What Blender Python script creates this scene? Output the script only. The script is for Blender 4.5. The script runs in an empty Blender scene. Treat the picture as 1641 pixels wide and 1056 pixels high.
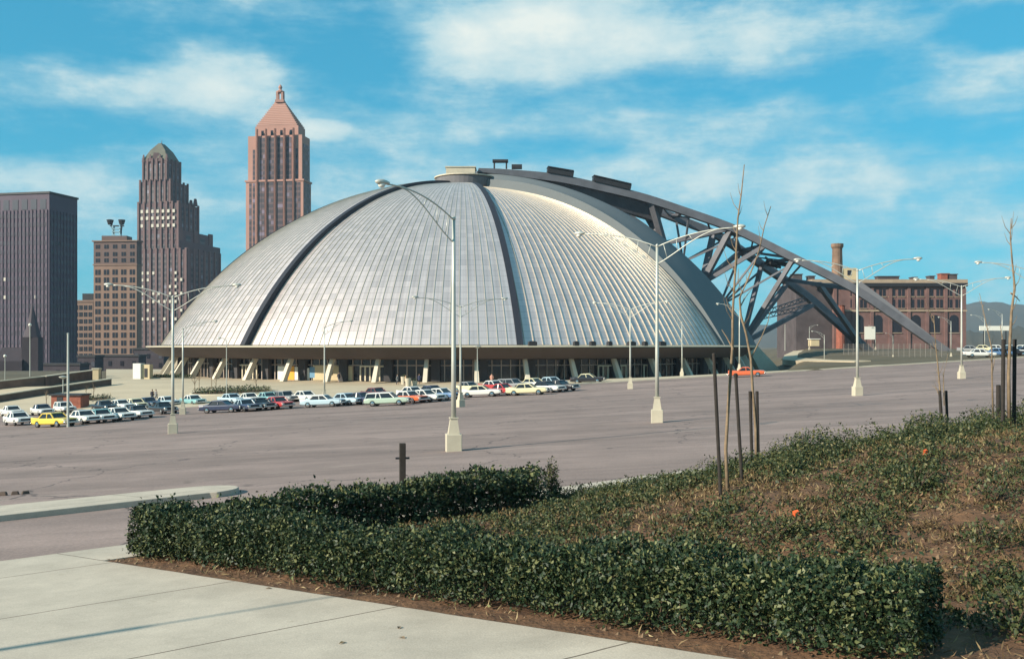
import bpy, math, random
import numpy as np
from mathutils import Vector, Matrix
R = math.radians
random.seed(7)
rng = np.random.default_rng(7)
sc = bpy.context.scene
COL = sc.collection

# ------------------------------------------------------------------ camera (at the origin, looking along +Y)
F, CX, HY = 1626.0, 820.5, 555.0
cd = bpy.data.cameras.new('camera')
cam = bpy.data.objects.new('camera', cd); COL.objects.link(cam)
cam.location = (0, 0, 0); cam.rotation_euler = (R(90), 0, 0)
cd.sensor_width = 36; cd.lens = F / 1641 * 36; cd.shift_y = (HY - 528) / 1641
cd.clip_start = 0.5; cd.clip_end = 20000
sc.camera = cam

# ------------------------------------------------------------------ light
SUN_EL, SUN_DX, SUN_DY = 27.0, .87, .49            # direction the light travels on the ground
n_ = math.hypot(SUN_DX, SUN_DY); SUN_DX /= n_; SUN_DY /= n_
sd = bpy.data.lights.new('sun', 'SUN'); sun = bpy.data.objects.new('sun', sd); COL.objects.link(sun)
sd.energy = 5.0; sd.angle = R(.5); sd.color = (1, .90, .745)
trav = Vector((SUN_DX * math.cos(R(SUN_EL)), SUN_DY * math.cos(R(SUN_EL)), -math.sin(R(SUN_EL))))
sun.rotation_euler = trav.to_track_quat('-Z', 'Y').to_euler()
sun.location = (-60, -30, 80)
sc.view_settings.view_transform = 'Standard'; sc.view_settings.look = 'None'
sc.view_settings.gamma = 1; sc.view_settings.exposure = 0.6; sc.view_settings.use_curve_mapping = False

# ------------------------------------------------------------------ sky with clouds
W = bpy.data.worlds.new('World'); sc.world = W; W.use_nodes = True
nt = W.node_tree; N = nt.nodes; L = nt.links; N.clear()
def nn(t, **k):
    n = N.new(t)
    for a, v in k.items(): setattr(n, a, v)
    return n
def wm(op, a, b=None, c=None, clamp=False):
    n = N.new('ShaderNodeMath'); n.operation = op; n.use_clamp = clamp
    for i, v in enumerate((a, b, c)):
        if v is None: continue
        if isinstance(v, (int, float)): n.inputs[i].default_value = v
        else: L.new(v, n.inputs[i])
    return n.outputs[0]
out = nn('ShaderNodeOutputWorld'); bg = nn('ShaderNodeBackground'); bg.inputs[1].default_value = .088
L.new(bg.outputs[0], out.inputs[0])
sky = nn('ShaderNodeTexSky', sky_type='NISHITA'); sky.sun_disc = False
sky.sun_elevation = R(SUN_EL); sky.sun_rotation = math.atan2(-SUN_DX, -SUN_DY)
sky.altitude = 250; sky.air_density = 1.0; sky.dust_density = .6; sky.ozone_density = 1.6
tint = nn('ShaderNodeMix', data_type='RGBA', blend_type='MULTIPLY'); tint.inputs[0].default_value = 1
gam = nn('ShaderNodeGamma'); gam.inputs[1].default_value = .45; L.new(sky.outputs[0], gam.inputs[0]); L.new(gam.outputs[0], tint.inputs[6]); tint.inputs[7].default_value = (.34, 1.90, 2.50, 1)
tc = nn('ShaderNodeTexCoord')
def vmath(op, a, b):
    n = N.new('ShaderNodeVectorMath'); n.operation = op
    for i, v in enumerate((a, b)):
        if isinstance(v, tuple): n.inputs[i].default_value = v
        else: L.new(v, n.inputs[i])
    return n
D0 = tc.outputs['Generated']
def noise(scale_vec, scale, detail, rough, off=(0, 0, 0)):
    m = vmath('MULTIPLY', D0, scale_vec); m = vmath('ADD', m.outputs[0], off)
    t = nn('ShaderNodeTexNoise'); t.inputs['Scale'].default_value = scale
    t.inputs['Detail'].default_value = detail; t.inputs['Roughness'].default_value = rough
    L.new(m.outputs[0], t.inputs['Vector']); return t.outputs['Fac']
n1 = noise((1, 1, 3.4), 3.2, 9, .58, (3.1, .4, 1.7))
n2 = noise((1, 1, 2.0), 9.0, 8, .62, (.3, 5.4, 2.7))
n4 = noise((1, 1, 5.0), 7.0, 8, .65, (1.3, 2.4, .7))
n3 = noise((1, 1, 1.5), 22.0, 7, .6, (7.3, .4, 4.7))
def skydir(px, py):
    v = Vector(((px - CX) / F, 1, (HY - py) / F)).normalized(); return v
def blob(px, py, rx, ry, gain):                      # a cloud (or a clear patch) in this direction of the sky
    v = skydir(px, py)
    d = vmath('SUBTRACT', D0, tuple(v)); d = vmath('MULTIPLY', d.outputs[0], (F / rx, F / rx, F / ry))
    ln = N.new('ShaderNodeVectorMath'); ln.operation = 'LENGTH'; L.new(d.outputs[0], ln.inputs[0])
    g = wm('SUBTRACT', 1.0, ln.outputs['Value'], clamp=True)
    g = wm('SMOOTH_MIN', g, .7, .3)
    return wm('MULTIPLY', g, gain)
s = wm('ADD', wm('ADD', wm('MULTIPLY', n1, .50), wm('MULTIPLY', n2, .62)), wm('ADD', wm('MULTIPLY', n3, .26), wm('MULTIPLY', wm('SUBTRACT', n4, .5), .55)))
for b in ((850, 60, 250, 80, .34), (740, 90, 110, 60, .26), (860, 20, 90, 50, .3), (1080, 70, 330, 90, .24), (350, 120, 120, 60, .40), (250, 150, 150, 50, .22), (110, 120, 190, 60, .22), (60, 290, 150, 60, .22),
          (960, 190, 220, 70, .12), (1430, 290, 200, 70, .24), (1240, 250, 220, 90, .12), (1600, 350, 130, 50, .24), (1560, 120, 150, 60, .26), (1500, 60, 130, 40, .1),
          (520, 210, 60, 20, .3), (1000, 300, 300, 60, .16), (640, 320, 300, 90, .2), (200, 330, 300, 100, .16), (700, 220, 160, 40, .16),
          (40, 40, 260, 90, -.24), (520, 50, 230, 70, -.2), (560, 130, 190, 70, -.22), (90, 225, 200, 60, -.22), (1600, 45, 100, 40, -.5), (1420, 110, 220, 50, -.22),
          (1090, 140, 200, 40, -.24), (1400, 190, 220, 35, -.14), (1480, 420, 220, 60, -.1)):
    s = wm('ADD', s, blob(*b))
mask = nn('ShaderNodeMapRange'); mask.interpolation_type = 'SMOOTHSTEP'
L.new(s, mask.inputs[0]); mask.inputs[1].default_value = .52; mask.inputs[2].default_value = .95
mask.inputs[3].default_value = 0; mask.inputs[4].default_value = .88
cl = nn('ShaderNodeMapRange'); L.new(wm('ADD', wm('MULTIPLY', s, .75), wm('MULTIPLY', n3, .35)), cl.inputs[0])
cl.inputs[1].default_value = .72; cl.inputs[2].default_value = 1.16
cc = nn('ShaderNodeMix', data_type='RGBA'); L.new(cl.outputs[0], cc.inputs[0])
cc.inputs[6].default_value = (3.0, 5.0, 5.7, 1); cc.inputs[7].default_value = (7.0, 7.3, 6.7, 1)
mx = nn('ShaderNodeMix', data_type='RGBA'); L.new(mask.outputs[0], mx.inputs[0])
L.new(tint.outputs[2], mx.inputs[6]); L.new(cc.outputs[2], mx.inputs[7]); L.new(mx.outputs[2], bg.inputs[0])

# ------------------------------------------------------------------ helpers
class MB:
    def __init__(s): s.v = []; s.f = []; s.m = []; s.mi = 0
    def add(s, vs, fs):
        o = len(s.v); s.v += [tuple(p) for p in vs]
        for f in fs: s.f.append(tuple(i + o for i in f)); s.m.append(s.mi)
        return s
    def box(s, c, d, rz=0, top=1.0):
        x, y, z = (q / 2 for q in d); ca, sa = math.cos(rz), math.sin(rz); vs = []
        for k, (zz, t) in enumerate(((-z, 1), (z, top))):
            for a, b in ((-x, -y), (x, -y), (x, y), (-x, y)):
                a *= t; b *= t; vs.append((c[0] + a * ca - b * sa, c[1] + a * sa + b * ca, c[2] + zz))
        return s.add(vs, [(3, 2, 1, 0), (4, 5, 6, 7), (0, 1, 5, 4), (1, 2, 6, 5), (2, 3, 7, 6), (3, 0, 4, 7)])
    def loft(s, rings, caps=True, closed=True):
        n = len(rings[0]); vs = [p for r in rings for p in r]; fs = []
        for i in range(len(rings) - 1):
            for j in range(n if closed else n - 1):
                k = (j + 1) % n; fs.append((i * n + j, i * n + k, (i + 1) * n + k, (i + 1) * n + j))
        if caps: fs.append(tuple(range(n - 1, -1, -1))); fs.append(tuple((len(rings) - 1) * n + j for j in range(n)))
        return s.add(vs, fs)
    def tube(s, pts, rad, n=8, flat=1.0):
        pts = [Vector(p) for p in pts]
        if isinstance(rad, (int, float)): rad = [rad] * len(pts)
        rings = []
        for i, p in enumerate(pts):
            d = (pts[min(i + 1, len(pts) - 1)] - pts[max(i - 1, 0)]).normalized()
            up = Vector((0, 0, 1)) if abs(d.z) < .95 else Vector((0, 1, 0))
            a = d.cross(up).normalized(); b = a.cross(d).normalized()
            rings.append([p + (a * math.cos(2 * math.pi * (k + .5) / n) + b * math.sin(2 * math.pi * (k + .5) / n) * flat) * rad[i] for k in range(n)])
        return s.loft(rings)
    def beam(s, p, q, w, h):                            # a rectangular steel member
        p, q = Vector(p), Vector(q); d = (q - p).normalized()
        up = Vector((0, 0, 1)) if abs(d.z) < .97 else Vector((1, 0, 0))
        a = d.cross(up).normalized() * w / 2; b = a.cross(d).normalized() * h / 2
        return s.loft([[o - a - b, o + a - b, o + a + b, o - a + b] for o in (p, q)])
    def lathe(s, prof, c=(0, 0, 0), n=12):
        return s.loft([[(c[0] + r * math.cos(2 * math.pi * k / n), c[1] + r * math.sin(2 * math.pi * k / n), c[2] + z) for k in range(n)] for r, z in prof])
    def ell(s, c, r, n=10, m=6):
        return s.lathe_s([(math.sin(math.pi * i / m), -math.cos(math.pi * i / m)) for i in range(m + 1)], c, r, n)
    def lathe_s(s, prof, c, r, n):
        return s.loft([[(c[0] + r[0] * max(a, .02) * math.cos(2 * math.pi * k / n), c[1] + r[1] * max(a, .02) * math.sin(2 * math.pi * k / n), c[2] + r[2] * z) for k in range(n)] for a, z in prof])
    def build(s, name, mat, parent=None, smooth=False, world=False, bevel=0):
        me = bpy.data.meshes.new(name)
        off = Vector((0, 0, 0))
        if parent is not None and world: off = WL(parent)
        me.from_pydata([(p[0] - off.x, p[1] - off.y, p[2] - off.z) for p in s.v], [], s.f)
        for m_ in (mat if isinstance(mat, (list, tuple)) else [mat]): me.materials.append(m_)
        if len(set(s.m)) > 1: me.polygons.foreach_set('material_index', s.m)
        if smooth: me.polygons.foreach_set('use_smooth', [True] * len(me.polygons))
        me.update()
        o = bpy.data.objects.new(name, me); COL.objects.link(o)
        if parent is not None: o.parent = parent
        if bevel:
            b = o.modifiers.new('bevel', 'BEVEL'); b.width = bevel; b.segments = 2; b.limit_method = 'ANGLE'
        return o
def WL(o):
    v = Vector((0, 0, 0))
    while o is not None: v += o.location; o = o.parent
    return v
def tag(o, label=None, cat=None, group=None, kind=None):
    if label: o['label'] = label
    if cat: o['category'] = cat
    if group: o['group'] = group
    if kind: o['kind'] = kind
    return o
def thing(name, label, cat, loc=(0, 0, 0), rz=0, group=None):
    o = bpy.data.objects.new(name, None); COL.objects.link(o); o.location = loc; o.rotation_euler = (0, 0, rz)
    o.empty_display_size = .3
    return tag(o, label, cat, group)
def copy_tree(o, parent=None):
    c = o.copy(); COL.objects.link(c); c.parent = parent
    for ch in list(o.children): copy_tree(ch, c)
    return c
def recolor(o, old, new):
    for i, sl in enumerate(o.material_slots):
        if sl.material == old: sl.link = 'OBJECT'; sl.material = new
    for ch in o.children: recolor(ch, old, new)
def at(px, py, Y): return Vector(((px - CX) / F * Y, Y, -(py - HY) / F * Y))
ORD = ['first', 'second', 'third', 'fourth', 'fifth', 'sixth', 'seventh', 'eighth', 'ninth', 'tenth', 'eleventh', 'twelfth', 'thirteenth', 'fourteenth', 'fifteenth', 'sixteenth', 'seventeenth', 'eighteenth', 'nineteenth', 'twentieth']
def sstep(a, b, x):
    t = np.clip((np.asarray(x, float) - a) / (b - a), 0, 1); return t * t * (3 - 2 * t)

def mat(name, col, rough=.7, metal=0, var=0, vscale=1.0, bump=0, bscale=20, col2=None, stretch=(1, 1, 1), spec=.4, detail=6, coat=0):
    m = bpy.data.materials.new(name); m.use_nodes = True; t = m.node_tree; p = t.nodes['Principled BSDF']
    p.inputs['Base Color'].default_value = (*col, 1); p.inputs['Roughness'].default_value = rough; p.inputs['Metallic'].default_value = metal
    p.inputs['Specular IOR Level'].default_value = spec
    if coat: p.inputs['Coat Weight'].default_value = coat; p.inputs['Coat Roughness'].default_value = .08
    tcn = t.nodes.new('ShaderNodeTexCoord'); mp = t.nodes.new('ShaderNodeMapping'); mp.inputs['Scale'].default_value = stretch
    t.links.new(tcn.outputs['Object'], mp.inputs[0])
    if var or col2:
        nz = t.nodes.new('ShaderNodeTexNoise'); nz.inputs['Scale'].default_value = vscale; nz.inputs['Detail'].default_value = detail; nz.inputs['Roughness'].default_value = .6
        t.links.new(mp.outputs[0], nz.inputs['Vector'])
        mr = t.nodes.new('ShaderNodeMapRange'); mr.inputs[1].default_value = .3; mr.inputs[2].default_value = .7
        t.links.new(nz.outputs['Fac'], mr.inputs[0])
        mix = t.nodes.new('ShaderNodeMix'); mix.data_type = 'RGBA'; t.links.new(mr.outputs[0], mix.inputs[0])
        c2 = col2 if col2 else tuple(min(1, c * (1 + var)) for c in col)
        c1 = col if col2 else tuple(c * (1 - var) for c in col)
        mix.inputs[6].default_value = (*c1, 1); mix.inputs[7].default_value = (*c2, 1)
        t.links.new(mix.outputs[2], p.inputs['Base Color'])
    if bump:
        nb = t.nodes.new('ShaderNodeTexNoise'); nb.inputs['Scale'].default_value = bscale; nb.inputs['Detail'].default_value = 5
        t.links.new(mp.outputs[0], nb.inputs['Vector'])
        bp = t.nodes.new('ShaderNodeBump'); bp.inputs['Strength'].default_value = bump; bp.inputs['Distance'].default_value = .05
        t.links.new(nb.outputs['Fac'], bp.inputs['Height']); t.links.new(bp.outputs[0], p.inputs['Normal'])
    return m
def T(m): return m.node_tree, m.node_tree.nodes['Principled BSDF']

def leaf_mat(name, c1, c2, c3, rough=.38):
    m = bpy.data.materials.new(name); m.use_nodes = True; t, p = T(m)
    g = t.nodes.new('ShaderNodeNewGeometry'); r = t.nodes.new('ShaderNodeValToRGB')
    t.links.new(g.outputs['Random Per Island'], r.inputs[0]); t.links.new(r.outputs[0], p.inputs['Base Color'])
    e = r.color_ramp.elements; e[0].color = (*c1, 1); e[1].color = (*c3, 1); k = e.new(.66); k.color = (*c2, 1)
    p.inputs['Roughness'].default_value = rough; p.inputs['Specular IOR Level'].default_value = .3
    return m

# materials
M_asphalt = mat('asphalt', (.245, .180, .158), .88, var=.14, vscale=.35, bump=.25, bscale=30)
M_walk = mat('pavement_concrete', (.47, .405, .325), .85, var=.07, vscale=.8, bump=.1, bscale=40)
M_conc = mat('concrete', (.48, .43, .33), .85, var=.08, vscale=1.2, bump=.1, bscale=12)
M_plaza = mat('plaza_concrete', (.45, .375, .265), .9, var=.10, vscale=.12, stretch=(1, 2.5, 1))
M_soil = mat('soil', (.055, .028, .016), .95, col2=(.190, .100, .050), vscale=2.2, bump=1.0, bscale=11)
M_land = mat('rough_grass_land', (.075, .062, .036), .95, col2=(.12, .095, .058), vscale=.06, bump=.5, bscale=.8)
M_galv = mat('painted_steel', (.50, .50, .44), .45, metal=.35, var=.06, vscale=2)
M_dsteel = mat('blue_grey_steel', (.125, .125, .140), .55, metal=.15, var=.25, vscale=.25)
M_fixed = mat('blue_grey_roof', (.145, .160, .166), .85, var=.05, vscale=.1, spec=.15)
M_dark = mat('dark_metal', (.022, .021, .024), .55)
M_stake = mat('dark_wood', (.030, .024, .020), .85, var=.3, vscale=8)
M_bark = mat('bark', (.21, .15, .095), .9, var=.35, vscale=6)
M_lens = mat('lamp_glass', (.72, .70, .62), .2)
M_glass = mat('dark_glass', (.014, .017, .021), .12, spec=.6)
M_tyre = mat('rubber', (.015, .015, .015), .8)
M_chrome = mat('chrome', (.62, .62, .62), .18, metal=1)
M_white = mat('white_paint', (.72, .70, .62), .5, var=.04, vscale=2)
M_leaf = leaf_mat('hedge_leaves', (.012, .026, .012), (.026, .048, .019), (.17, .175, .070), .52)
M_leaf2 = leaf_mat('ground_cover_leaves', (.018, .030, .012), (.050, .068, .024), (.16, .14, .055), .55)
M_twig = mat('twigs', (.085, .058, .038), .9, var=.3, vscale=10)

# ------------------------------------------------------------------ terrain functions
def g_sat(Y): Y = np.asarray(Y, float); return np.where(Y < 90, Y, 90 + 24 * np.tanh((Y - 90) / 24))
def Lz(X, Y): return -3.3 + .05 * np.clip(X, -110, 95) - .025 * g_sat(Y)
KX = np.array([-200, -110, -72, -45, -25, 0, 13, 41, 86, 140, 220], float)
KY = np.array([150, 145, 142, 140, 141, 146, 152, 158, 170, 182, 200], float)
def Ky(X): return np.interp(X, KX, KY)
DC = np.array([-11.5, 235.0])
PLZ = -5.9
def plaza_z(X, Y):
    X = np.asarray(X, float); Y = np.asarray(Y, float); ky = Ky(X)
    t = sstep(0, 42, Y - ky)
    return (Lz(X, ky) + .15) * (1 - t) + PLZ * t
def land_z(X, Y):
    X = np.asarray(X, float); Y = np.asarray(Y, float); ky = Ky(X)
    near = Lz(X, np.minimum(Y, ky)) - .55
    base = plaza_z(X, Y) - .45
    hill = Lz(np.minimum(X, 95), ky) + .05 + np.clip((Y - ky) * .004, 0, 1.5)
    t = sstep(.256, .292, X / np.maximum(Y, 1))
    far = base * (1 - t) + np.maximum(hill, -3.2 + 0 * X) * t
    far = far - 13 * sstep(262, 330, Y) * (1 - sstep(0, 70, X)) - 6 * sstep(-90, -125, X) * sstep(170, 230, Y) * 0
    return np.where(Y <= ky, near, far)
E1 = np.array([.7715, -.6355]); D2 = np.array([.825, .566]); NE = np.array([.6355, .7715]); NF = np.array([.566, -.825])
P0 = np.array([-7.74, 19.19])
def ef(X, Y):
    X = np.asarray(X, float); Y = np.asarray(Y, float)
    return (X + 7.14) * NE[0] + (Y - 18.7) * NE[1], (X + 7) * NF[0] + (Y - 19.7) * NF[1]
def bed_z(X, Y):
    e, f = ef(X, Y)
    return Lz(X, Y) + .10 + 1.25 * sstep(1.2, 13, e) * sstep(-.3, 8, f) + .15 * sstep(10, 24, e) * sstep(1, 6, f) + lump(X, Y) * .036 * sstep(.1, 1.2, e) * sstep(.1, 1.0, f)
LK = [(rng.normal(0, 1, 2) * s_, rng.uniform(0, 6.28)) for s_ in list(rng.choice([.8, 2.0, 4.0], 24))]
def lump(X, Y):
    v = 0
    for k, ph in LK: v = v + np.sin(X * k[0] + Y * k[1] + ph) / (1 + .6 * math.hypot(*k))
    return v
def hit(px, py, fun, d0=4, d1=500):
    a, b = (px - CX) / F, -(py - HY) / F
    lo = None; d = d0
    while d < d1:
        if b * d <= float(fun(a * d, d)):
            l, h = d - .5, d
            for _ in range(25):
                mid = (l + h) / 2
                if b * mid <= float(fun(a * mid, mid)): h = mid
                else: l = mid
            return Vector((a * h, h, float(fun(a * h, h))))
        d += .5
    raise RuntimeError(f'no ground at {px},{py}')

def sheet(name, X, Y, Z, m, kind='structure', uv=None):
    nv, nu = X.shape
    me = bpy.data.meshes.new(name)
    i = np.arange(nv * nu).reshape(nv, nu)
    q = np.stack([i[:-1, :-1], i[:-1, 1:], i[1:, 1:], i[1:, :-1]], -1).reshape(-1, 4)
    me.from_pydata(np.stack([X, Y, Z], -1).reshape(-1, 3).tolist(), [], q.tolist())
    me.materials.append(m); me.polygons.foreach_set('use_smooth', [True] * len(me.polygons)); me.update()
    o = bpy.data.objects.new(name, me); COL.objects.link(o)
    if kind: o['kind'] = kind
    return o
def grid_pts(a, n1, far, n2): return np.concatenate([np.linspace(*a, n1)[:-1], np.array(far, float)])

# ground sheet reaching the horizon
xs = np.concatenate([[-9000, -5000, -2500, -1200, -700, -400, -280], np.linspace(-220, 240, 116), [300, 420, 700, 1200, 2500, 5000, 9000]])
ys = np.concatenate([[-400, -120, -40], np.linspace(-10, 340, 118), [380, 450, 600, 900, 1500, 3000, 6000, 12000]])
XX, YY = np.meshgrid(xs, ys); sheet('ground', XX, YY, land_z(XX, YY), M_land)

# parking lot
t_, pa = T(M_asphalt)
def lot_material():
    t, p = T(M_asphalt)
    tcn = t.nodes.new('ShaderNodeTexCoord')
    src = p.inputs['Base Color'].links[0].from_socket
    def nz(scale, stretch, det=6, rot=0):
        mp = t.nodes.new('ShaderNodeMapping'); mp.inputs['Scale'].default_value = stretch; mp.inputs['Rotation'].default_value = (0, 0, rot)
        t.links.new(tcn.outputs['Object'], mp.inputs[0])
        n = t.nodes.new('ShaderNodeTexNoise'); n.inputs['Scale'].default_value = scale; n.inputs['Detail'].default_value = det; n.inputs['Roughness'].default_value = .6
        t.links.new(mp.outputs[0], n.inputs['Vector']); return n.outputs['Fac']
    def rng_(v, a, b, c, d):
        m = t.nodes.new('ShaderNodeMapRange'); t.links.new(v, m.inputs[0])
        for i, q in enumerate((a, b, c, d)): m.inputs[i + 1].default_value = q
        return m.outputs[0]
    cur = src
    for v in (rng_(nz(.09, (.35, 1.6, 1), 7, R(-30)), .35, .65, .78, 1.16), rng_(nz(.5, (.12, 2.2, 1), 4, R(-33)), .35, .65, .9, 1.08), rng_(nz(14, (1, 1, 1), 2), .3, .7, .84, 1.16)):
        m = t.nodes.new('ShaderNodeMix'); m.data_type = 'RGBA'; m.blend_type = 'MULTIPLY'; m.inputs[0].default_value = 1
        t.links.new(cur, m.inputs[6]); t.links.new(v, m.inputs[7]); cur = m.outputs[2]
    def mix(cur, fac, col, k):
        mm = t.nodes.new('ShaderNodeMath'); mm.operation = 'MULTIPLY'; mm.use_clamp = True; t.links.new(fac, mm.inputs[0]); mm.inputs[1].default_value = k
        m = t.nodes.new('ShaderNodeMix'); m.data_type = 'RGBA'; t.links.new(mm.outputs[0], m.inputs[0]); t.links.new(cur, m.inputs[6]); m.inputs[7].default_value = (*col, 1); return m.outputs[2]
    # oil spots, resurfaced patches, cracks
    cur = mix(cur, rng_(nz(.55, (1, 1, 1), 3), .66, .74, 0, 1), (.075, .055, .052), .55)
    vo = t.nodes.new('ShaderNodeTexVoronoi'); vo.feature = 'DISTANCE_TO_EDGE'; vo.inputs['Scale'].default_value = .085
    wb = t.nodes.new('ShaderNodeTexNoise'); wb.inputs['Scale'].default_value = .5; wb.inputs['Detail'].default_value = 6; t.links.new(tcn.outputs['Object'], wb.inputs[0])
    va = t.nodes.new('ShaderNodeVectorMath'); va.operation = 'MULTIPLY_ADD'; t.links.new(wb.outputs['Color'], va.inputs[0]); va.inputs[1].default_value = (3, 3, 0); t.links.new(tcn.outputs['Object'], va.inputs[2]); t.links.new(va.outputs[0], vo.inputs['Vector'])
    cur = mix(cur, rng_(vo.outputs['Distance'], .0015, .005, 1, 0), (.05, .04, .04), .75)
    # worn stall lines
    mp = t.nodes.new('ShaderNodeMapping'); mp.inputs['Rotation'].default_value = (0, 0, R(-34)); t.links.new(tcn.outputs['Object'], mp.inputs[0])
    sx = t.nodes.new('ShaderNodeSeparateXYZ'); t.links.new(mp.outputs[0], sx.inputs[0])
    def mt(op, a, b_=None):
        n = t.nodes.new('ShaderNodeMath'); n.operation = op
        for i, v in enumerate((a, b_)):
            if v is None: continue
            if isinstance(v, (int, float)): n.inputs[i].default_value = v
            else: t.links.new(v, n.inputs[i])
        return n.outputs[0]
    ax = mt('LESS_THAN', mt('FRACT', mt('DIVIDE', sx.outputs[1], 18.0)), .0065)
    cur = mix(cur, mt('MULTIPLY', ax, rng_(nz(.35, (1, 1, 1), 6), .42, .6, 0, 1)), (.42, .37, .30), .5)
    t.links.new(cur, p.inputs['Base Color'])
lot_material()
xs = np.linspace(-170, 170, 140)
XX = np.repeat(xs[None], 110, 0); vv = np.linspace(0, 1, 110)[:, None] ** 1.4
YY = -12 + (Ky(xs)[None] + .0 + 12) * vv
sheet('parking_lot', XX, YY, Lz(XX, YY), M_asphalt)
# plaza
xs = np.linspace(-135, 60, 130); XX = np.repeat(xs[None], 90, 0); vv = np.linspace(0, 1, 90)[:, None]
YY = Ky(xs)[None] * (1 - vv) + 172 * vv
sheet('plaza', XX, YY, plaza_z(XX, YY), M_plaza)
xs = np.linspace(-104.5, 60, 130); XX = np.repeat(xs[None], 90, 0)
YY = np.maximum(172, -xs / .40)[None] * (1 - vv) + 262 * vv
sheet('plaza', XX, YY, plaza_z(XX, YY), M_plaza)
# kerb along the far edge of the lot
kb = MB()
kx = np.linspace(-135, 165, 150)
for side, (o0, o1, z0, z1) in enumerate([(0, .35, -.2, .17)]):
    rings = []
    for x in kx:
        y = float(Ky(x)); z = float(Lz(x, y)); rings.append([(x, y - .32, z - .2), (x, y - .30, z + .155), (x, y + .03, z + .175), (x, y + .05, z - .2)])
    kb.loft(rings)
tag(kb.build('kerb', M_conc), kind='structure')

# pavement (sidewalk) in front and beyond the bed, slab joints in the material
def walk_material():
    t, p = T(M_walk)
    tcn = t.nodes.new('ShaderNodeTexCoord'); sx = t.nodes.new('ShaderNodeSeparateXYZ'); t.links.new(tcn.outputs['Object'], sx.inputs[0])
    def mth(op, a, b=None, clamp=False):
        n = t.nodes.new('ShaderNodeMath'); n.operation = op; n.use_clamp = clamp
        for i, v in enumerate((a, b)):
            if v is None: continue
            if isinstance(v, (int, float)): n.inputs[i].default_value = v
            else: t.links.new(v, n.inputs[i])
        return n.outputs[0]
    wob = t.nodes.new('ShaderNodeTexNoise'); wob.inputs['Scale'].default_value = 1.6; t.links.new(tcn.outputs['Object'], wob.inputs[0])
    w = mth('MULTIPLY', mth('SUBTRACT', wob.outputs['Fac'], .5), .05)
    def line(ax, ay, off, period, wid):
        c = mth('ADD', mth('ADD', mth('MULTIPLY', sx.outputs[0], ax), mth('MULTIPLY', sx.outputs[1], ay)), w)
        fr = mth('FRACT', mth('DIVIDE', mth('SUBTRACT', c, off), period))
        d = mth('MULTIPLY', mth('ABSOLUTE', mth('SUBTRACT', fr, .5)), period)      # distance from joint is period/2 - d
        return mth('GREATER_THAN', d, period / 2 - wid)
    j = mth('MAXIMUM', line(-.566, .825, 19.85, 3.66, .018), line(.6355, .7715, 9.89, 6.2, .016))
    src = p.inputs['Base Color'].links[0].from_socket
    # worn stains
    st = t.nodes.new('ShaderNodeTexNoise'); st.inputs['Scale'].default_value = .55; st.inputs['Detail'].default_value = 8; st.inputs['Roughness'].default_value = .7
    t.links.new(tcn.outputs['Object'], st.inputs[0])
    sm = t.nodes.new('ShaderNodeMapRange'); t.links.new(st.outputs['Fac'], sm.inputs[0]); sm.inputs[1].default_value = .35; sm.inputs[2].default_value = .65; sm.inputs[3].default_value = .82; sm.inputs[4].default_value = 1.08
    m0 = t.nodes.new('ShaderNodeMix'); m0.data_type = 'RGBA'; m0.blend_type = 'MULTIPLY'; m0.inputs[0].default_value = 1
    t.links.new(src, m0.inputs[6]); t.links.new(sm.outputs[0], m0.inputs[7])
    gr = t.nodes.new('ShaderNodeTexNoise'); gr.inputs['Scale'].default_value = 45; t.links.new(tcn.outputs['Object'], gr.inputs[0])
    gm = t.nodes.new('ShaderNodeMapRange'); t.links.new(gr.outputs['Fac'], gm.inputs[0]); gm.inputs[1].default_value = .3; gm.inputs[2].default_value = .7; gm.inputs[3].default_value = .88; gm.inputs[4].default_value = 1.1
    m1 = t.nodes.new('ShaderNodeMix'); m1.data_type = 'RGBA'; m1.blend_type = 'MULTIPLY'; m1.inputs[0].default_value = 1
    t.links.new(m0.outputs[2], m1.inputs[6]); t.links.new(gm.outputs[0], m1.inputs[7])
    sp = t.nodes.new('ShaderNodeTexNoise'); sp.inputs['Scale'].default_value = 3.2; sp.inputs['Detail'].default_value = 9; sp.inputs['Roughness'].default_value = .75; t.links.new(tcn.outputs['Object'], sp.inputs[0])
    spm = t.nodes.new('ShaderNodeMapRange'); t.links.new(sp.outputs['Fac'], spm.inputs[0]); spm.inputs[1].default_value = .60; spm.inputs[2].default_value = .74; spm.inputs[3].default_value = 0; spm.inputs[4].default_value = .45
    m3 = t.nodes.new('ShaderNodeMix'); m3.data_type = 'RGBA'; t.links.new(spm.outputs[0], m3.inputs[0]); t.links.new(m1.outputs[2], m3.inputs[6]); m3.inputs[7].default_value = (.20, .15, .10, 1); m1 = m3
    m2 = t.nodes.new('ShaderNodeMix'); m2.data_type = 'RGBA'; t.links.new(j, m2.inputs[0]); t.links.new(m1.outputs[2], m2.inputs[6]); m2.inputs[7].default_value = (.15, .12, .09, 1)
    t.links.new(m2.outputs[2], p.inputs['Base Color'])
walk_material()
def prism(mb, poly, top, bot, hf=Lz):
    n = len(poly); vs = [(x, y, float(hf(x, y)) + top) for x, y in poly] + [(x, y, float(hf(x, y)) + bot) for x, y in poly]
    fs = [tuple(range(n))] + [(i + n, (i + 1) % n + n, (i + 1) % n, i) for i in range(n)]
    a = sum(poly[i][0] * poly[(i + 1) % n][1] - poly[(i + 1) % n][0] * poly[i][1] for i in range(n))
    if a < 0: fs = [tuple(reversed(f)) for f in fs]
    return mb.add(vs, fs)
fl = lambda f, s: (-7 + NF[0] * f + D2[0] * s, 19.7 + NF[1] * f + D2[1] * s)
wk = MB()
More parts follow.
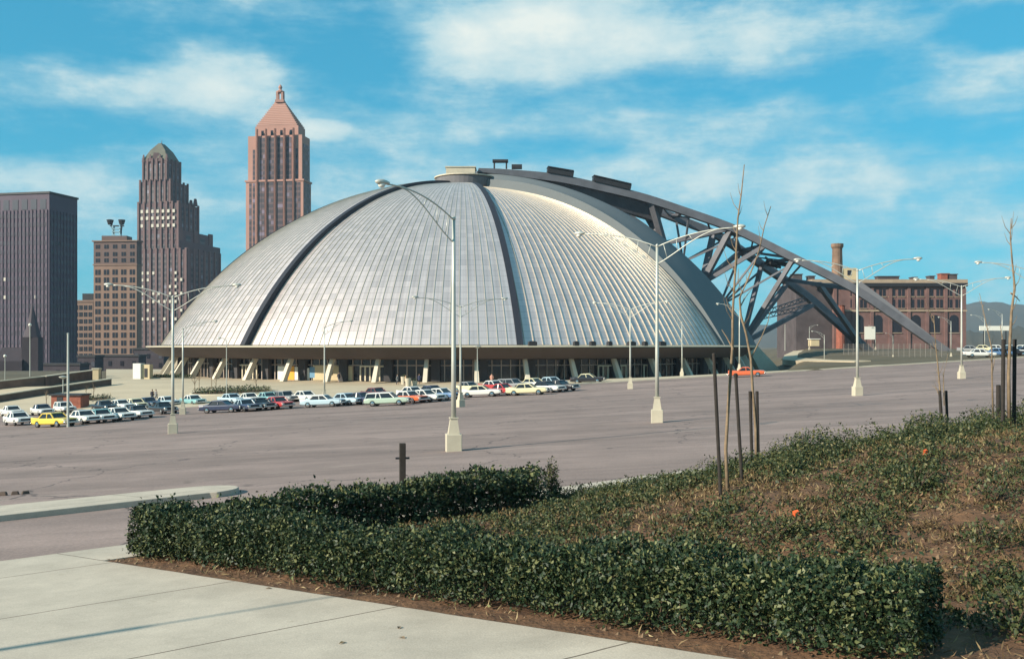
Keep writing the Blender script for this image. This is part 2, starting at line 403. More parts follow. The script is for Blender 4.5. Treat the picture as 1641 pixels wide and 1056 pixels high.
prism(wk, [fl(-1.7, -27), fl(-1.7, -.9), tuple(P0), tuple(P0 + E1 * 30), (14, -11), (-32, -11)], .12, -.3)
prism(wk, [fl(-1.7, -.9), fl(-1.7, 46), fl(0, 46), tuple(P0)], .12, -.3)
tag(wk.build('pavement', M_walk), kind='structure')

# planted bed
tt = np.linspace(0, 29, 220); ss = np.linspace(0, 46, 300)
TT, SS = np.meshgrid(tt, ss)
XX = P0[0] + E1[0] * TT + D2[0] * SS; YY = P0[1] + E1[1] * TT + D2[1] * SS
ZZ = bed_z(XX, YY)
sheet('planting_bed', XX, YY, ZZ, M_soil)

# concrete island across the driveway
isl = MB()
tip = np.array([-8.6, 31.7]); dv = np.array([.827, .562]); nv_ = np.array([-.562, .827])
poly = [tuple(tip - dv * 22 - nv_ * 1.1), tuple(tip - dv * 1.2 - nv_ * 1.1)]
for a in np.linspace(-80, 80, 9): poly.append(tuple(tip - dv * 1.2 + dv * 1.2 * math.cos(R(a)) + nv_ * 1.2 * math.sin(R(a))))
poly += [tuple(tip - dv * 1.4 + nv_ * 1.25), tuple(tip - dv * 22 + nv_ * 2.6)]
prism(isl, poly, .17, -.2)
o = isl.build('traffic_island', M_walk, bevel=.02); tag(o, kind='structure')

# ------------------------------------------------------------------ the arena
AZ0 = 11.0
def pol(r, az, z): a = R(az); return Vector((DC[0] + r * math.sin(a), DC[1] - r * math.cos(a), z))
arena = thing('domed_arena', 'huge silver steel domed arena with ribbed roof leaves and an external steel truss arm', 'arena', (DC[0], DC[1], PLZ))
def panel_mat(name, base, dark, metal, rough, nu, nv):
    m = bpy.data.materials.new(name); m.use_nodes = True; t, p = T(m)
    uv = t.nodes.new('ShaderNodeUVMap'); mp = t.nodes.new('ShaderNodeVectorMath'); mp.operation = 'MULTIPLY'; mp.inputs[1].default_value = (nu, nv, 1)
    t.links.new(uv.outputs[0], mp.inputs[0])
    fl_ = t.nodes.new('ShaderNodeVectorMath'); fl_.operation = 'FLOOR'; t.links.new(mp.outputs[0], fl_.inputs[0])
    wn = t.nodes.new('ShaderNodeTexWhiteNoise'); wn.noise_dimensions = '2D'; t.links.new(fl_.outputs[0], wn.inputs['Vector'])
    oi = t.nodes.new('ShaderNodeTexNoise'); oi.inputs['Scale'].default_value = .05; oi.inputs['Detail'].default_value = 4
    tcn = t.nodes.new('ShaderNodeTexCoord'); t.links.new(tcn.outputs['Object'], oi.inputs[0])
    s_ = t.nodes.new('ShaderNodeMath'); s_.operation = 'MULTIPLY_ADD'; t.links.new(wn.outputs['Value'], s_.inputs[0]); s_.inputs[1].default_value = .55
    t.links.new(oi.outputs['Fac'], s_.inputs[2])
    rmp = t.nodes.new('ShaderNodeValToRGB'); t.links.new(s_.outputs[0], rmp.inputs[0])
    e = rmp.color_ramp.elements; e[0].position = .30; e[0].color = (*dark, 1); e[1].position = 1.2 if False else .98; e[1].color = (*base, 1)
    # joint between rows of panels
    fr = t.nodes.new('ShaderNodeVectorMath'); fr.operation = 'FRACTION'; t.links.new(mp.outputs[0], fr.inputs[0])
    sx = t.nodes.new('ShaderNodeSeparateXYZ'); t.links.new(fr.outputs[0], sx.inputs[0])
    lt = t.nodes.new('ShaderNodeMath'); lt.operation = 'LESS_THAN'; t.links.new(sx.outputs[1], lt.inputs[0]); lt.inputs[1].default_value = .06
    mu = t.nodes.new('ShaderNodeMix'); mu.data_type = 'RGBA'; ml = t.nodes.new('ShaderNodeMath'); ml.operation = 'MULTIPLY'; t.links.new(lt.outputs[0], ml.inputs[0]); ml.inputs[1].default_value = .45
    t.links.new(ml.outputs[0], mu.inputs[0]); t.links.new(rmp.outputs[0], mu.inputs[6]); mu.inputs[7].default_value = (*[c * .35 for c in dark], 1)
    t.links.new(mu.outputs[2], p.inputs['Base Color'])
    stv = t.nodes.new('ShaderNodeVectorMath'); stv.operation = 'MULTIPLY'; stv.inputs[1].default_value = (nu * 3.0, 2.2, 1); t.links.new(uv.outputs[0], stv.inputs[0])
    stn = t.nodes.new('ShaderNodeTexNoise'); stn.inputs['Scale'].default_value = 1.0; stn.inputs['Detail'].default_value = 5; t.links.new(stv.outputs[0], stn.inputs['Vector'])
    stm = t.nodes.new('ShaderNodeMapRange'); t.links.new(stn.outputs['Fac'], stm.inputs[0]); stm.inputs[1].default_value = .35; stm.inputs[2].default_value = .68; stm.inputs[3].default_value = .84; stm.inputs[4].default_value = 1.08
    sm2 = t.nodes.new('ShaderNodeMix'); sm2.data_type = 'RGBA'; sm2.blend_type = 'MULTIPLY'; sm2.inputs[0].default_value = 1; t.links.new(mu.outputs[2], sm2.inputs[6]); t.links.new(stm.outputs[0], sm2.inputs[7]); t.links.new(sm2.outputs[2], p.inputs['Base Color'])
    p.inputs['Metallic'].default_value = metal; p.inputs['Roughness'].default_value = rough
    rr = t.nodes.new('ShaderNodeMapRange'); t.links.new(wn.outputs['Value'], rr.inputs[0]); rr.inputs[3].default_value = rough - .015; rr.inputs[4].default_value = rough + .025
    t.links.new(rr.outputs[0], p.inputs['Roughness'])
    return m
NRIB, NROW = 31, 52
M_panel = panel_mat('stainless_panels', (.70, .605, .575), (.54, .475, .46), .64, .43, NRIB, NROW)
M_rib = mat('steel_rib', (.50, .45, .36), .45, metal=.4)
M_edge_shade = mat('leaf_edge_shade', (.020, .022, .032), .65)  # near-black stands in for shade on the steps between leaves
def sphere_prof(Rb, h):
    S = (Rb * Rb + h * h) / (2 * h); th0 = math.asin(Rb / S)
    return lambda u: (S * math.sin(th0 * (1 - u)), .25 + h - S + S * math.cos(th0 * (1 - u)))     # u=0 rim, u=1 crown
def leaf(name, Rb, h, az0, az1, ribs, m, label, ease=None):
    pf = sphere_prof(Rb, h); nu = NRIB * 2 if ribs else 40; nv = NROW
    us = np.linspace(0, 1, nu + 1); vs = np.linspace(0, .93, nv + 1)
    V = []; UVs = []
    for v in vs:
        r, z = pf(v)
        for u in us:
            q = pol(r, az0 + (az1 - az0) * u, z)
            if ease: w_ = float(sstep(0, .55, u)); r2, z2 = sphere_prof(*ease)(v); q = pol(r2, az0 + (az1 - az0) * u, z2).lerp(q, w_)
            V.append(q); UVs.append((u, v / .93))
    Fs = []; 
    for j in range(nv):
        for i in range(nu): a = j * (nu + 1) + i; Fs.append((a, a + 1, a + nu + 2, a + nu + 1))
    me = bpy.data.meshes.new(name); off = Vector((DC[0], DC[1], PLZ))
    me.from_pydata([tuple(p - off) for p in V], [], Fs); me.materials.append(m)
    uvl = me.uv_layers.new(name='UVMap')
    for lp in me.loops: uvl.data[lp.index].uv = UVs[lp.vertex_index]
    me.polygons.foreach_set('use_smooth', [True] * len(me.polygons)); me.update()
    o = bpy.data.objects.new(name, me); COL.objects.link(o); o.parent = arena; o['label'] = label
    # edge plates for thickness; their near-black colour paints the shaded step between leaves
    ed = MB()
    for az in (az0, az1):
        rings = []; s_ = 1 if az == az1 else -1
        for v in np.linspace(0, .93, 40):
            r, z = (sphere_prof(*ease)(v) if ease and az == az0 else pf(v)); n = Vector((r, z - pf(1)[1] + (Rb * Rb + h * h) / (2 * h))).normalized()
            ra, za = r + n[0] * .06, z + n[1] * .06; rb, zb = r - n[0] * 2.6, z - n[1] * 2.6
            da = (.28 if (az == az0 or ease) else 1.15) / max(r, 4) * 57.3  # one edge widened to broaden the painted shade band
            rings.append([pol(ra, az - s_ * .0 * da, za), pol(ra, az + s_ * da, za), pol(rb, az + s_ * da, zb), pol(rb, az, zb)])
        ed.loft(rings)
    ed.build('leaf_edge', m if ease else M_edge_shade, o, world=True)
    if ribs:
        rb_ = MB()
        for k in range(1, NRIB):
            az = az0 + (az1 - az0) * k / NRIB; rings = []
            for v in np.linspace(0, .92, 30):
                r, z = pf(v); w = .10 * max(.25, min(1, r / 40)) / max(r, 1) * 57.3; n = Vector((r, z - pf(1)[1] + (Rb * Rb + h * h) / (2 * h))).normalized()
                hgt = (.17 if az0 == AZ0 else .10) * max(.2, min(1, r / 50))
                rings.append([pol(r - n[0] * .05, az - w / 2, z - n[1] * .05), pol(r + n[0] * hgt, az - w / 2, z + n[1] * hgt), pol(r + n[0] * hgt, az + w / 2, z + n[1] * hgt), pol(r - n[0] * .05, az + w / 2, z - n[1] * .05)])
            rb_.loft(rings)
        rb_.build('rib', M_rib, o, world=True)
    return o
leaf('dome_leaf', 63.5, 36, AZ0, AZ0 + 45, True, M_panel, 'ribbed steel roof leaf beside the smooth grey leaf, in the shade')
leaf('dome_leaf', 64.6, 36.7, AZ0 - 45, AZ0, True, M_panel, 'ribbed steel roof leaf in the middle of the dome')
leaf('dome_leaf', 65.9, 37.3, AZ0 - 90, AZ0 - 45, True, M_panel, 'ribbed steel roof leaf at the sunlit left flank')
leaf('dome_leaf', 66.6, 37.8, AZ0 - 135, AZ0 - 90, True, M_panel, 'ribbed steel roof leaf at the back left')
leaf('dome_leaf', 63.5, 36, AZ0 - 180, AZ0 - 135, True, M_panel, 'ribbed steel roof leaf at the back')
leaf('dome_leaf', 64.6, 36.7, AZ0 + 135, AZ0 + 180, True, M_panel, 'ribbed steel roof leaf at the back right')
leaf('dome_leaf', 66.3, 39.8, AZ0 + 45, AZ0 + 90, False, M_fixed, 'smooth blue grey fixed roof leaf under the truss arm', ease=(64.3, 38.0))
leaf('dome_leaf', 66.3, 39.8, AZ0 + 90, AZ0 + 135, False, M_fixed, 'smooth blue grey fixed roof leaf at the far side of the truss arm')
def ringmesh(mb, prof, az0=0, az1=360, n=192, closed_prof=True):
    full = abs(az1 - az0) >= 360
    rings = [[pol(r, az0 + (az1 - az0) * k / n, z) for r, z in prof] for k in range(n + (0 if full else 1))]
    if full: rings.append(rings[0])
    return mb.loft(rings, caps=not full, closed=closed_prof)
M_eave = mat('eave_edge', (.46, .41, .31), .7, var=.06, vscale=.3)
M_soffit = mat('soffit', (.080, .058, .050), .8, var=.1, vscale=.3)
b = MB(); ringmesh(b, [(61, -.05), (69.0, -.16), (69.0, .05), (61, .30)], 134, 420, 160); b.build('eave', M_eave, arena, world=True)
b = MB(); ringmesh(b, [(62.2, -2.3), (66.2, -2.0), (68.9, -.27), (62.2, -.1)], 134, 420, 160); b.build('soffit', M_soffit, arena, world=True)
crown_steel = mat('crown_steel', (.12, .115, .12), .6, var=.2, vscale=.3)
b = MB(); b.lathe([(3, 36), (6.6, 36.2), (6.8, 38.2), (6.2, 38.7), (2, 38.9)], (DC[0] + .6, DC[1], .3), 40); crown = b.build('crown_ring', crown_steel, arena, world=True)
b = MB(); b.box((DC[0] - .2, DC[1] - 2, 39.8), (6.6, 5.0, 1.7)); b.box((DC[0] - .2, DC[1] - 2, 40.74), (7.0, 5.4, .2)); b.build('plant_room', M_conc, crown, world=True)
b = MB(); b.lathe([(6.7, 38.4), (7.1, 38.4), (7.1, 38.65), (6.7, 38.65)], (DC[0] + .6, DC[1], .3), 40); b.build('rim', M_conc, crown, world=True)
for px, py, w in ((614, 297, 2.2),):
    pass
# glazed wall under the eave
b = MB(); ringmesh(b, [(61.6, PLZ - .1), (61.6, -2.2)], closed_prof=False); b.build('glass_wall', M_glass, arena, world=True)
b = MB()
NCOL = 48
M_mull = mat('mullion', (.40, .32, .27), .6)
for k in range(NCOL * 5):
    az = AZ0 - .5 + 360 / (NCOL * 5) * k; p = pol(61.75, az, 0); b.box((p.x, p.y, (PLZ - 2.1) / 2), (.17, .14, -2.1 - PLZ + .2), R(az))
b.build('mullion', M_mull, arena, world=True)
b = MB(); ringmesh(b, [(61.65, -3.35), (61.9, -3.35), (61.9, -3.2), (61.65, -3.2)]); b.build('transom', M_mull, arena, world=True)
AZC = AZ0 - 6.1
M_colc = mat('column_concrete', (.62, .56, .45), .8, var=.06, vscale=.6)
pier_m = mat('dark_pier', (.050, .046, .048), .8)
for k in range(NCOL):
    az = AZC + 7.5 * k
    b = MB(); t0 = pol(63.6, az, -1.9); b0 = pol(66.0, az, PLZ - .1)
    rad = Vector((math.sin(R(az)), -math.cos(R(az)), 0)); tan = Vector((math.cos(R(az)), math.sin(R(az)), 0))
    rings = []
    for p, w, d in ((b0, .75, 1.15), (t0, .60, .95)):
        rings.append([p - tan * w / 2 - rad * d / 2, p + tan * w / 2 - rad * d / 2, p + tan * w / 2 + rad * d / 2, p - tan * w / 2 + rad * d / 2])
    b.loft(rings); b.build('column', M_colc, arena, world=True)
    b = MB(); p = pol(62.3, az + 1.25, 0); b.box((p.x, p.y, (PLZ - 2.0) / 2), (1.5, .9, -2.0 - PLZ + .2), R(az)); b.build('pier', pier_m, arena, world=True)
def facing(px):                                          # azimuth on the glass wall seen at this column of the photo
    best = min(np.linspace(-70, 75, 2901), key=lambda a: abs((pol(61.8, a, 0).x) / (pol(61.8, a, 0).y) * F + CX - px)); return float(best)
def wall_panel(name, px0, px1, z0, z1, m, r=62.0, parent=arena):
    a0, a1 = facing(px0), facing(px1); b = MB(); ringmesh(b, [(r, z0), (r + .12, z0), (r + .12, z1), (r, z1)], a0, a1, 6); return b.build(name, m, parent, world=True)
M_beige = mat('beige_wall', (.52, .42, .26), .85, var=.05, vscale=1); M_orange = mat('orange_panel', (.70, .33, .03), .6)
M_blue = mat('poster_blue', (.12, .26, .38), .6); M_bframe = mat('door_frame', (.60, .52, .38), .5)
def doors(px0, px1, n):
    a0, a1 = facing(px0), facing(px1)
    fr = MB(); ringmesh(fr, [(62.0, -3.55), (62.3, -3.55), (62.3, -3.3), (62.0, -3.3)], a0, a1, 6)
    for k in range(n + 1):
        az = a0 + (a1 - a0) * k / n; p = pol(62.15, az, 0); fr.box((p.x, p.y, (PLZ - 3.4) / 2), (.24, .22, -3.4 - PLZ + .1), R(az))
    bank = fr.build('door_bank', M_bframe, arena, world=True)
    for k in range(n):
        az = a0 + (a1 - a0) * (k + .5) / n; wd = (a1 - a0) / n * .0174533 * 62 - .3; p = pol(62.08, az, 0); b = MB()
        b.box((p.x, p.y, (PLZ - 3.6) / 2), (wd, .06, -3.6 - PLZ + .06), R(az)); b.build('door', M_glass, bank, world=True)
for a in ((386, 414, 5), (579, 625, 6), (957, 1001, 6), (1030, 1052, 4)): doors(*a)
wp = wall_panel('ticket_wall', 503, 541, PLZ, -3.3, M_beige); wall_panel('poster', 525, 534, -4.9, -4.0, M_dark, 62.14, wp)
wall_panel('ticket_wall', 541, 566, PLZ, -3.4, M_beige); wall_panel('display_panel', 447, 460, PLZ, -3.5, M_white); wall_panel('display_panel', 461, 473, PLZ, -3.5, M_orange)
wall_panel('display_panel', 474, 484, PLZ, -3.6, M_white); wall_panel('display_panel', 487, 497, PLZ, -3.8, M_white); wall_panel('display_panel', 424, 433, PLZ, -3.2, M_white); wall_panel('display_panel', 498, 506, PLZ + .4, -3.6, M_blue)
# vents on the eave
for px, w in ((849, 1.4), (915, .8), (940, .9), (998, 1.4), (1018, .7), (1043, 1.4), (965, .7)):
    a = facing(px) * .94; p = pol(67.2, a, .35); b = MB(); b.box((p.x, p.y, .42), (w, .9, .7), R(a)); b.box((p.x, p.y, .82), (w * .7, .6, .12), R(a)); b.build('roof_vent', M_dark, arena, world=True)

# cantilever truss arm: two upper chords, one lower chord, web members
AA = R(99); A_ = Vector((math.sin(AA), -math.cos(AA), 0)); P_ = Vector((-A_.y, A_.x, 0))
prof = [(-4, 40.6, 1.6), (8.3, 40.3, 2.0), (22.8, 38.9, 3), (42, 34.9, 4), (64.2, 27.6, 6), (75.3, 21.5, 9), (90.4, 13.5, 13), (111.1, -1.7, 18)]
def chord(rho, side):                                   # side -1 near chord, +1 far chord
    xs_ = [p[0] for p in prof]; z = float(np.interp(rho, xs_, [p[1] for p in prof])); w = float(np.interp(rho, xs_, [p[2] for p in prof]))
    return Vector((DC[0], DC[1], 0)) + A_ * rho + P_ * (side * w) + Vector((0, 0, z))
def smoothchord(rho, side):                             # local quadratic smoothing of the profile
    return (chord(rho - 4, side) + chord(rho, side) * 2 + chord(rho + 4, side)) / 4 if -4 < rho < 106 else chord(rho, side)
pfx = sphere_prof(66.3, 39.8)
def bchord(u):                                          # lower chord hugging the fixed leaf, u as on the dome
    r, z = pfx(u); return Vector((DC[0], DC[1], 0)) + A_ * (r + 1.6) + Vector((0, 0, z + 1.2 * u + .3))
arm = MB(); arm.v = []
arm_root = None
def chord_mesh(side, thick):
    b = MB(); rings = []; rr = np.concatenate([np.linspace(3.5, 106, 45), [111.1]])
    pts = [smoothchord(r, side) for r in rr]
    for i, p in enumerate(pts):
        d = (pts[min(i + 1, len(pts) - 1)] - pts[max(0, i - 1)]).normalized(); a = d.cross(Vector((0, 0, 1))).normalized() * .85; u = a.cross(d).normalized() * thick / 2 * min(1, .4 + rr[i] / 30)
        rings.append([p - a - u, p + a - u, p + a + u, p - a + u])
    b.loft(rings); return b
cf = chord_mesh(-1, 1.75).build('truss_arm', M_dsteel, arena, world=True); cf['label'] = 'curved blue grey steel truss arm rising over the dome to its crown'
chord_mesh(1, 1.75).build('far_chord', M_dsteel, cf, world=True)
b = MB(); pts = [bchord(u) for u in np.linspace(-.0, .62, 20)]
rings = []
for i, p in enumerate(pts):
    d = (pts[min(i + 1, 19)] - pts[max(0, i - 1)]).normalized(); a = P_ * .8; u = a.cross(d).normalized() * .8; rings.append([p - a - u, p + a - u, p + a + u, p - a + u])
b.loft(rings); b.build('lower_chord', M_dsteel, cf, world=True)
b = MB(); rings = []                                      # deep plated girder near the crown
for rho in np.linspace(6, 47, 24):
    n = smoothchord(rho, 1); f_c = smoothchord(rho, -1); rr = rho; S = (66.3 ** 2 + 39.8 ** 2) / (2 * 39.8); zs = .25 + 39.8 - S + math.sqrt(S * S - rr * rr)
    top = f_c.z - .5; bot = max(min(zs + .1, top - .3), top - 3.4)
    c = Vector((DC[0], DC[1], 0)) + A_ * rho
    hw = .8 + .4
    rings.append([c - P_ * hw + Vector((0, 0, bot)), c + P_ * hw + Vector((0, 0, bot)), c + P_ * (n - c).dot(P_) * .9 + Vector((0, 0, top)), c - P_ * (n - c).dot(P_) * .9 + Vector((0, 0, top))])
b.loft(rings); b.build('plate_girder', M_dsteel, cf, world=True)
B1, B2, B3 = bchord(.38), bchord(.215), bchord(0)
def strut(p, q, w=1.0, h=1.0): b = MB(); b.beam(p, q, w, h); return b.build('strut', M_dsteel, cf, world=True)
for sd_ in (-1, 1):
    strut(B1, smoothchord(44, sd_), 1.4, 1.4); strut(B1, smoothchord(63, sd_)); strut(B2, smoothchord(63, sd_), 1.3, 1.3); strut(B2, smoothchord(71, sd_))
    strut(B3, smoothchord(77, sd_))
    if sd_ > 0: strut(B3, smoothchord(85, sd_)); strut(B3, smoothchord(93.5, sd_))
for r0, r1 in ((52, 52), (63, 63), (71, 71), (77, 77)):
    strut(smoothchord(r0, -1), smoothchord(r1, 1), .8, .8)
for r0, r1 in ((63, 71), (77, 71)): strut(smoothchord(r0, -1), smoothchord(r1, 1), .6, .6)
rr_ = list(np.arange(46, 90, 5.5))
for k in range(len(rr_) - 1):
    sa = 1 if k % 2 else -1; strut(smoothchord(rr_[k], sa), smoothchord(rr_[k + 1], -sa), .36, .36)
for u_, ra_ in ((.30, 53), (.30, 66), (.13, 71), (.13, 78)):
    for sd_ in (-1, 1): strut(bchord(u_), smoothchord(ra_, sd_), .42, .42)
def lattice(p, q, dep=1.0):
    b = MB(); p, q = Vector(p), Vector(q); d = (q - p); n = int(d.length / 1.1); up = Vector((0, 0, dep / 2))
    b.beam(p + up, q + up, .22, .22); b.beam(p - up, q - up, .22, .22)
    for k in range(n):
        a, c = p + d * k / n, p + d * (k + 1) / n; s_ = 1 if k % 2 else -1; b.beam(a + up * s_, c - up * s_, .14, .14)
    return b.build('lattice_brace', M_dsteel, cf, world=True)
s1 = B3.lerp(smoothchord(85, 1), .5); lattice(s1, smoothchord(91.5, 1)); lattice(B3.lerp(smoothchord(85, 1), .42), B3.lerp(smoothchord(93.5, 1), .93))
x0, x1 = smoothchord(83.5, 1), smoothchord(90.5, -1); strut(x0, x1, .8, .9); strut(x0.lerp(x1, .52), smoothchord(108, 1), 1.0, 1.3)
b = MB(); rings = []
for r_ in np.linspace(90.5, 107, 10):                     # deepened upper flange of the near leg
    c = smoothchord(r_, -1); d = (smoothchord(r_ + 1, -1) - smoothchord(r_ - 1, -1)).normalized(); a = d.cross(Vector((0, 0, 1))).normalized() * .55; u = a.cross(d).normalized(); k = (107 - r_) / 16.5
    u = u if u.z > 0 else -u
    rings.append([c - a + u * .8, c + a + u * .8, c + a + u * (.95 + 1.2 * k), c - a + u * (.95 + 1.2 * k)])
b.loft(rings); b.build('leg_flange', mat('light_steel', (.17, .168, .18), .6), cf, world=True)
# knot of gusset plates where the bracing meets
b = MB(); c = (smoothchord(76, 1) + smoothchord(77, -1)) / 2
for k in range(7): b.beam(c + Vector((rng.uniform(-3, -1), rng.uniform(-4, 4), rng.uniform(-1.2, 1.2))), c + Vector((rng.uniform(1, 3.4), rng.uniform(-4, 4), rng.uniform(-1.6, .8))), .35, .5)
b.build('gusset', M_dark, cf, world=True)
for r0, r1 in ((19.5, 25.5), (30.2, 39.0)):              # plant housings on top of the arm
    b = MB(); p, q = smoothchord(r0, -1), smoothchord(r1, -1); up = Vector((0, 0, 1.55)); b.beam(p + up, q + up, 2.4, 1.25); b.beam(p + up * 1.45, q + up * 1.45, 3.0, .2); b.build('housing', M_dark, cf, world=True)
p = smoothchord(8.6, -1); b = MB()
for dx in (-1.4, 1.4): b.box((p.x + dx, p.y, p.z + 1.6), (.35, 1.2, 1.6))
b.box((p.x, p.y, p.z + 2.5), (3.6, 2, .5)); b.box((p.x + 3.8, p.y, p.z + 1.2), (2.4, 1.5, .9)); b.build('hoist', M_dark, cf, world=True)
for sd_ in (-1, 1):                                      # feet
    q = smoothchord(111.1, sd_); b = MB(); b.box((q.x, q.y, q.z - .9), (4.2, 4.2, 2.6), AA, .7); b.build('arm_foot', M_conc, cf, world=True)
# big concrete thrust block below the lower chord
b = MB(); rings = []; c0 = B3 + A_ * 2.0
for s_, w in ((0, 3.0), (1, 6.0)):
    c = c0 + (A_ * 2.6 + Vector((0, 0, -1.0))) * s_ + (A_ * 2.0) * s_ + Vector((0, 0, -6.0)) * s_ + Vector((0, 0, -.3)) * (1 - s_)
    l = 1.3 + 1.5 * s_
    rings.append([c - P_ * w / 2 - A_ * l, c - P_ * w / 2 + A_ * l, c + P_ * w / 2 + A_ * l, c + P_ * w / 2 - A_ * l])
b.loft(rings); b.build('thrust_block', M_conc, arena, world=True)

# ------------------------------------------------------------------ street lamps
def make_lamp(arms, name, label, group='tall street lamps in the parking lot', armlen=4.4, rise=.9, H=10.0, brot=0):
    t = thing(name, label, 'street lamp', group=group)
    b = MB(); b.box((0, 0, .27), (.68, .68, .94), brot); b.build('base_block', M_conc, t, bevel=.03)
    b = MB(); b.box((0, 0, 1.07), (.50, .50, .66), brot, .60); b.box((0, 0, 1.43), (.38, .38, .06), brot); b.build('plinth', M_conc, t)
    b = MB(); b.tube([(0, 0, 1.44), (0, 0, 4), (0, 0, 7), (0, 0, H)], [.115, .105, .09, .075], 10); b.lathe([(.09, H), (.09, H + .08), (.02, H + .16)], n=10); b.build('pole', M_galv, t, smooth=True)
    for a in arms:
        ca, sa = math.cos(a), math.sin(a); P = lambda u, z: (u * ca, u * sa, z)
        b = MB(); n = 12; up = []; lo = []
        for i in range(n + 1):
            k = i / n; up.append(P(armlen * k, H - .02 + rise * (1 - (1 - k) ** 2.1)))
        for i in range(n + 1):
            k = i / n; u = armlen * .80 * k; kk = u / armlen; zt = H - .02 + rise * (1 - (1 - kk) ** 2.1); lo.append(P(u, (H - 1.0) + (zt - .02 - (H - 1.0)) * (1 - (1 - k) ** 1.75)))
        b.tube(up, .036, 6); b.tube(lo, .032, 6)
        for k in (2, 4, 7): b.tube([up[int(k * .8 + .3)], lo[k]], .02, 5)
        am = b.build('arm', M_galv, t, smooth=True)
        b = MB(); hx = armlen + .28; rings = []
        for u, w, h in ((-.1, .045, .045), (.04, .11, .09), (.22, .16, .13), (.42, .14, .11), (.56, .06, .05)):
            rings.append([(ca * (armlen + u) - sa * w * math.cos(q), sa * (armlen + u) + ca * w * math.cos(q), H + rise + .04 + h * math.sin(q)) for q in np.linspace(0, 2 * math.pi, 11)[:-1]])
        b.loft(rings); hd = b.build('lamp_head', M_galv, t, smooth=True)
        b = MB(); b.ell((ca * (armlen + .27), sa * (armlen + .27), H + rise - .08), (.15, .15, .12)); b.build('lens', M_lens, hd, smooth=True)
    return t
double = make_lamp([0, math.pi], 'street_lamp', '', brot=R(14))
single = make_lamp([math.pi], 'street_lamp', '', armlen=3.4, rise=1.2, brot=R(-32))
single_r = make_lamp([0], 'street_lamp', '', armlen=3.4, rise=.9)
used_lamp = set()
def place_lamp(proto, px, py, rz, label, fun=Lz, dist=None, scale=1.0, tilt=0):
    if proto in used_lamp: o = copy_tree(proto)
    else: o = proto; used_lamp.add(proto)
    if dist: X = (px - CX) / F * dist; p = Vector((X, dist, float(fun(X, dist))))
    else: p = hit(px, py, fun)
    o.location = p; o.rotation_euler = (0, tilt, rz); o.scale = (scale,) * 3; o['label'] = label
    return o
place_lamp(single, 727, 722, R(40), 'tallest street lamp, single armed, in front of the middle of the dome', dist=43.9)
place_lamp(double, 277, 705, R(3), 'double armed street lamp at left, before the left end of the dome', dist=74.6)
place_lamp(double, 1053, 682, R(-22), 'double armed street lamp in front of the right half of the dome, on bare asphalt', dist=57.7)
place_lamp(double, 1374, 628, R(-8), 'double armed street lamp in front of the long brick building', dist=81.3)
place_lamp(double, 738, 655, R(18), 'double armed street lamp just right of the tallest one, by the car rows', dist=101.6)
place_lamp(double, 1541, 603, R(-14), 'double armed street lamp before the right end of the brick building', dist=110.6)
place_lamp(single_r, 293, 668, R(12), 'street lamp beside the navy car, half hidden by the larger lamp at left', dist=119)
place_lamp(double, 1010, 627, R(-20), 'double armed street lamp near the kerb before the glazed doors, right of the cream car', dist=128)
place_lamp(single_r, 520, 645, R(18), 'single armed street lamp rising behind the light blue car', dist=140)
place_lamp(single, 1093, 604, R(12), 'single armed street lamp by the kerb at the right end of the dome', fun=plaza_z, dist=162, scale=.86)
place_lamp(single, 1185, 600, R(8), 'single armed street lamp beside the red car at the right of the dome', fun=plaza_z, dist=165, scale=1.0)
place_lamp(double, 1655, 600, R(-10), 'double armed street lamp cut by the right edge of the photo', dist=92)
o = place_lamp(double, 0, 0, R(30), 'double armed street lamp out of frame whose shadow falls over the pavement', dist=9); o.location = (-21.2, 4.5, float(Lz(-21.2, 4.5)) + .12); o.scale = (1, 1, 1.0)
for i, (px, ytop, ybot, Y, rz, pr, lab) in enumerate(((1321, 534, 590, 200, 0, single, 'small distant street lamp beside the curving road, left of the brick building'),
        (1403, 524, 560, 250, 20, single, 'small distant street lamp behind the fence, right of the double armed lamp'), (1431, 536, 573, 205, 15, single, 'small distant street lamp on the fenced slope in front of the brick building'),
        (1524, 512, 574, 190, 10, single, 'small distant street lamp under the right end of the brick building'), (1578, 508, 566, 215, -10, single, 'small distant street lamp before the white roadside board'),
        (1606, 500, 572, 185, 14, single, 'small distant street lamp behind the white cars at the right'), (1297, 522, 560, 300, 0, single_r, 'tiny distant street lamp under the blue hills, left of the brick building'))):
    H = (ybot - ytop) / F * Y / 10.6; o = place_lamp(pr, px, ybot, R(rz), lab, dist=Y, fun=land_z, scale=H); o.location = at(px, ybot, Y); o['group'] = 'distant street lamps at the right'

# slim poles
def slim_pole(px, ytop, ybot, Y, label, name='light_pole', head=0, r=.07, m=M_galv, cat='pole'):
    p = at(px, ybot, Y); q = at(px, ytop, Y); t = thing(name, label, cat, p)
    H = q.z - p.z; b = MB(); b.tube([(0, 0, -.4), (0, 0, H * .5), (0, 0, H)], [r, r * .9, r * .7], 8); b.build('pole', m, t)
    if head == 1: b = MB(); b.ell((0, 0, H + .15), (.28, .28, .3)); b.build('globe', M_lens, t, smooth=True)
    if head == 2:
        b = MB(); b.tube([(0, 0, H - .1), (-.5, 0, H + .25), (-1.0, 0, H + .35)], .04, 6); b.ell((-1.1, 0, H + .3), (.35, .18, .14)); b.build('lamp_head', M_galv, t)
    if head == 3: b = MB(); b.lathe([(.1, H - .1), (.55, H + .1), (.6, H + .25), (.1, H + .35)]); b.build('lamp_head', M_galv, t)
    if head == 0: b = MB(); b.lathe([(r, H), (r, H + .05), (.01, H + .1)], n=8); b.build('cap', m, t)
    return t
slim_pole(109, 535, 684, 101, 'plain pale pole without arms behind the yellow car', r=.13)
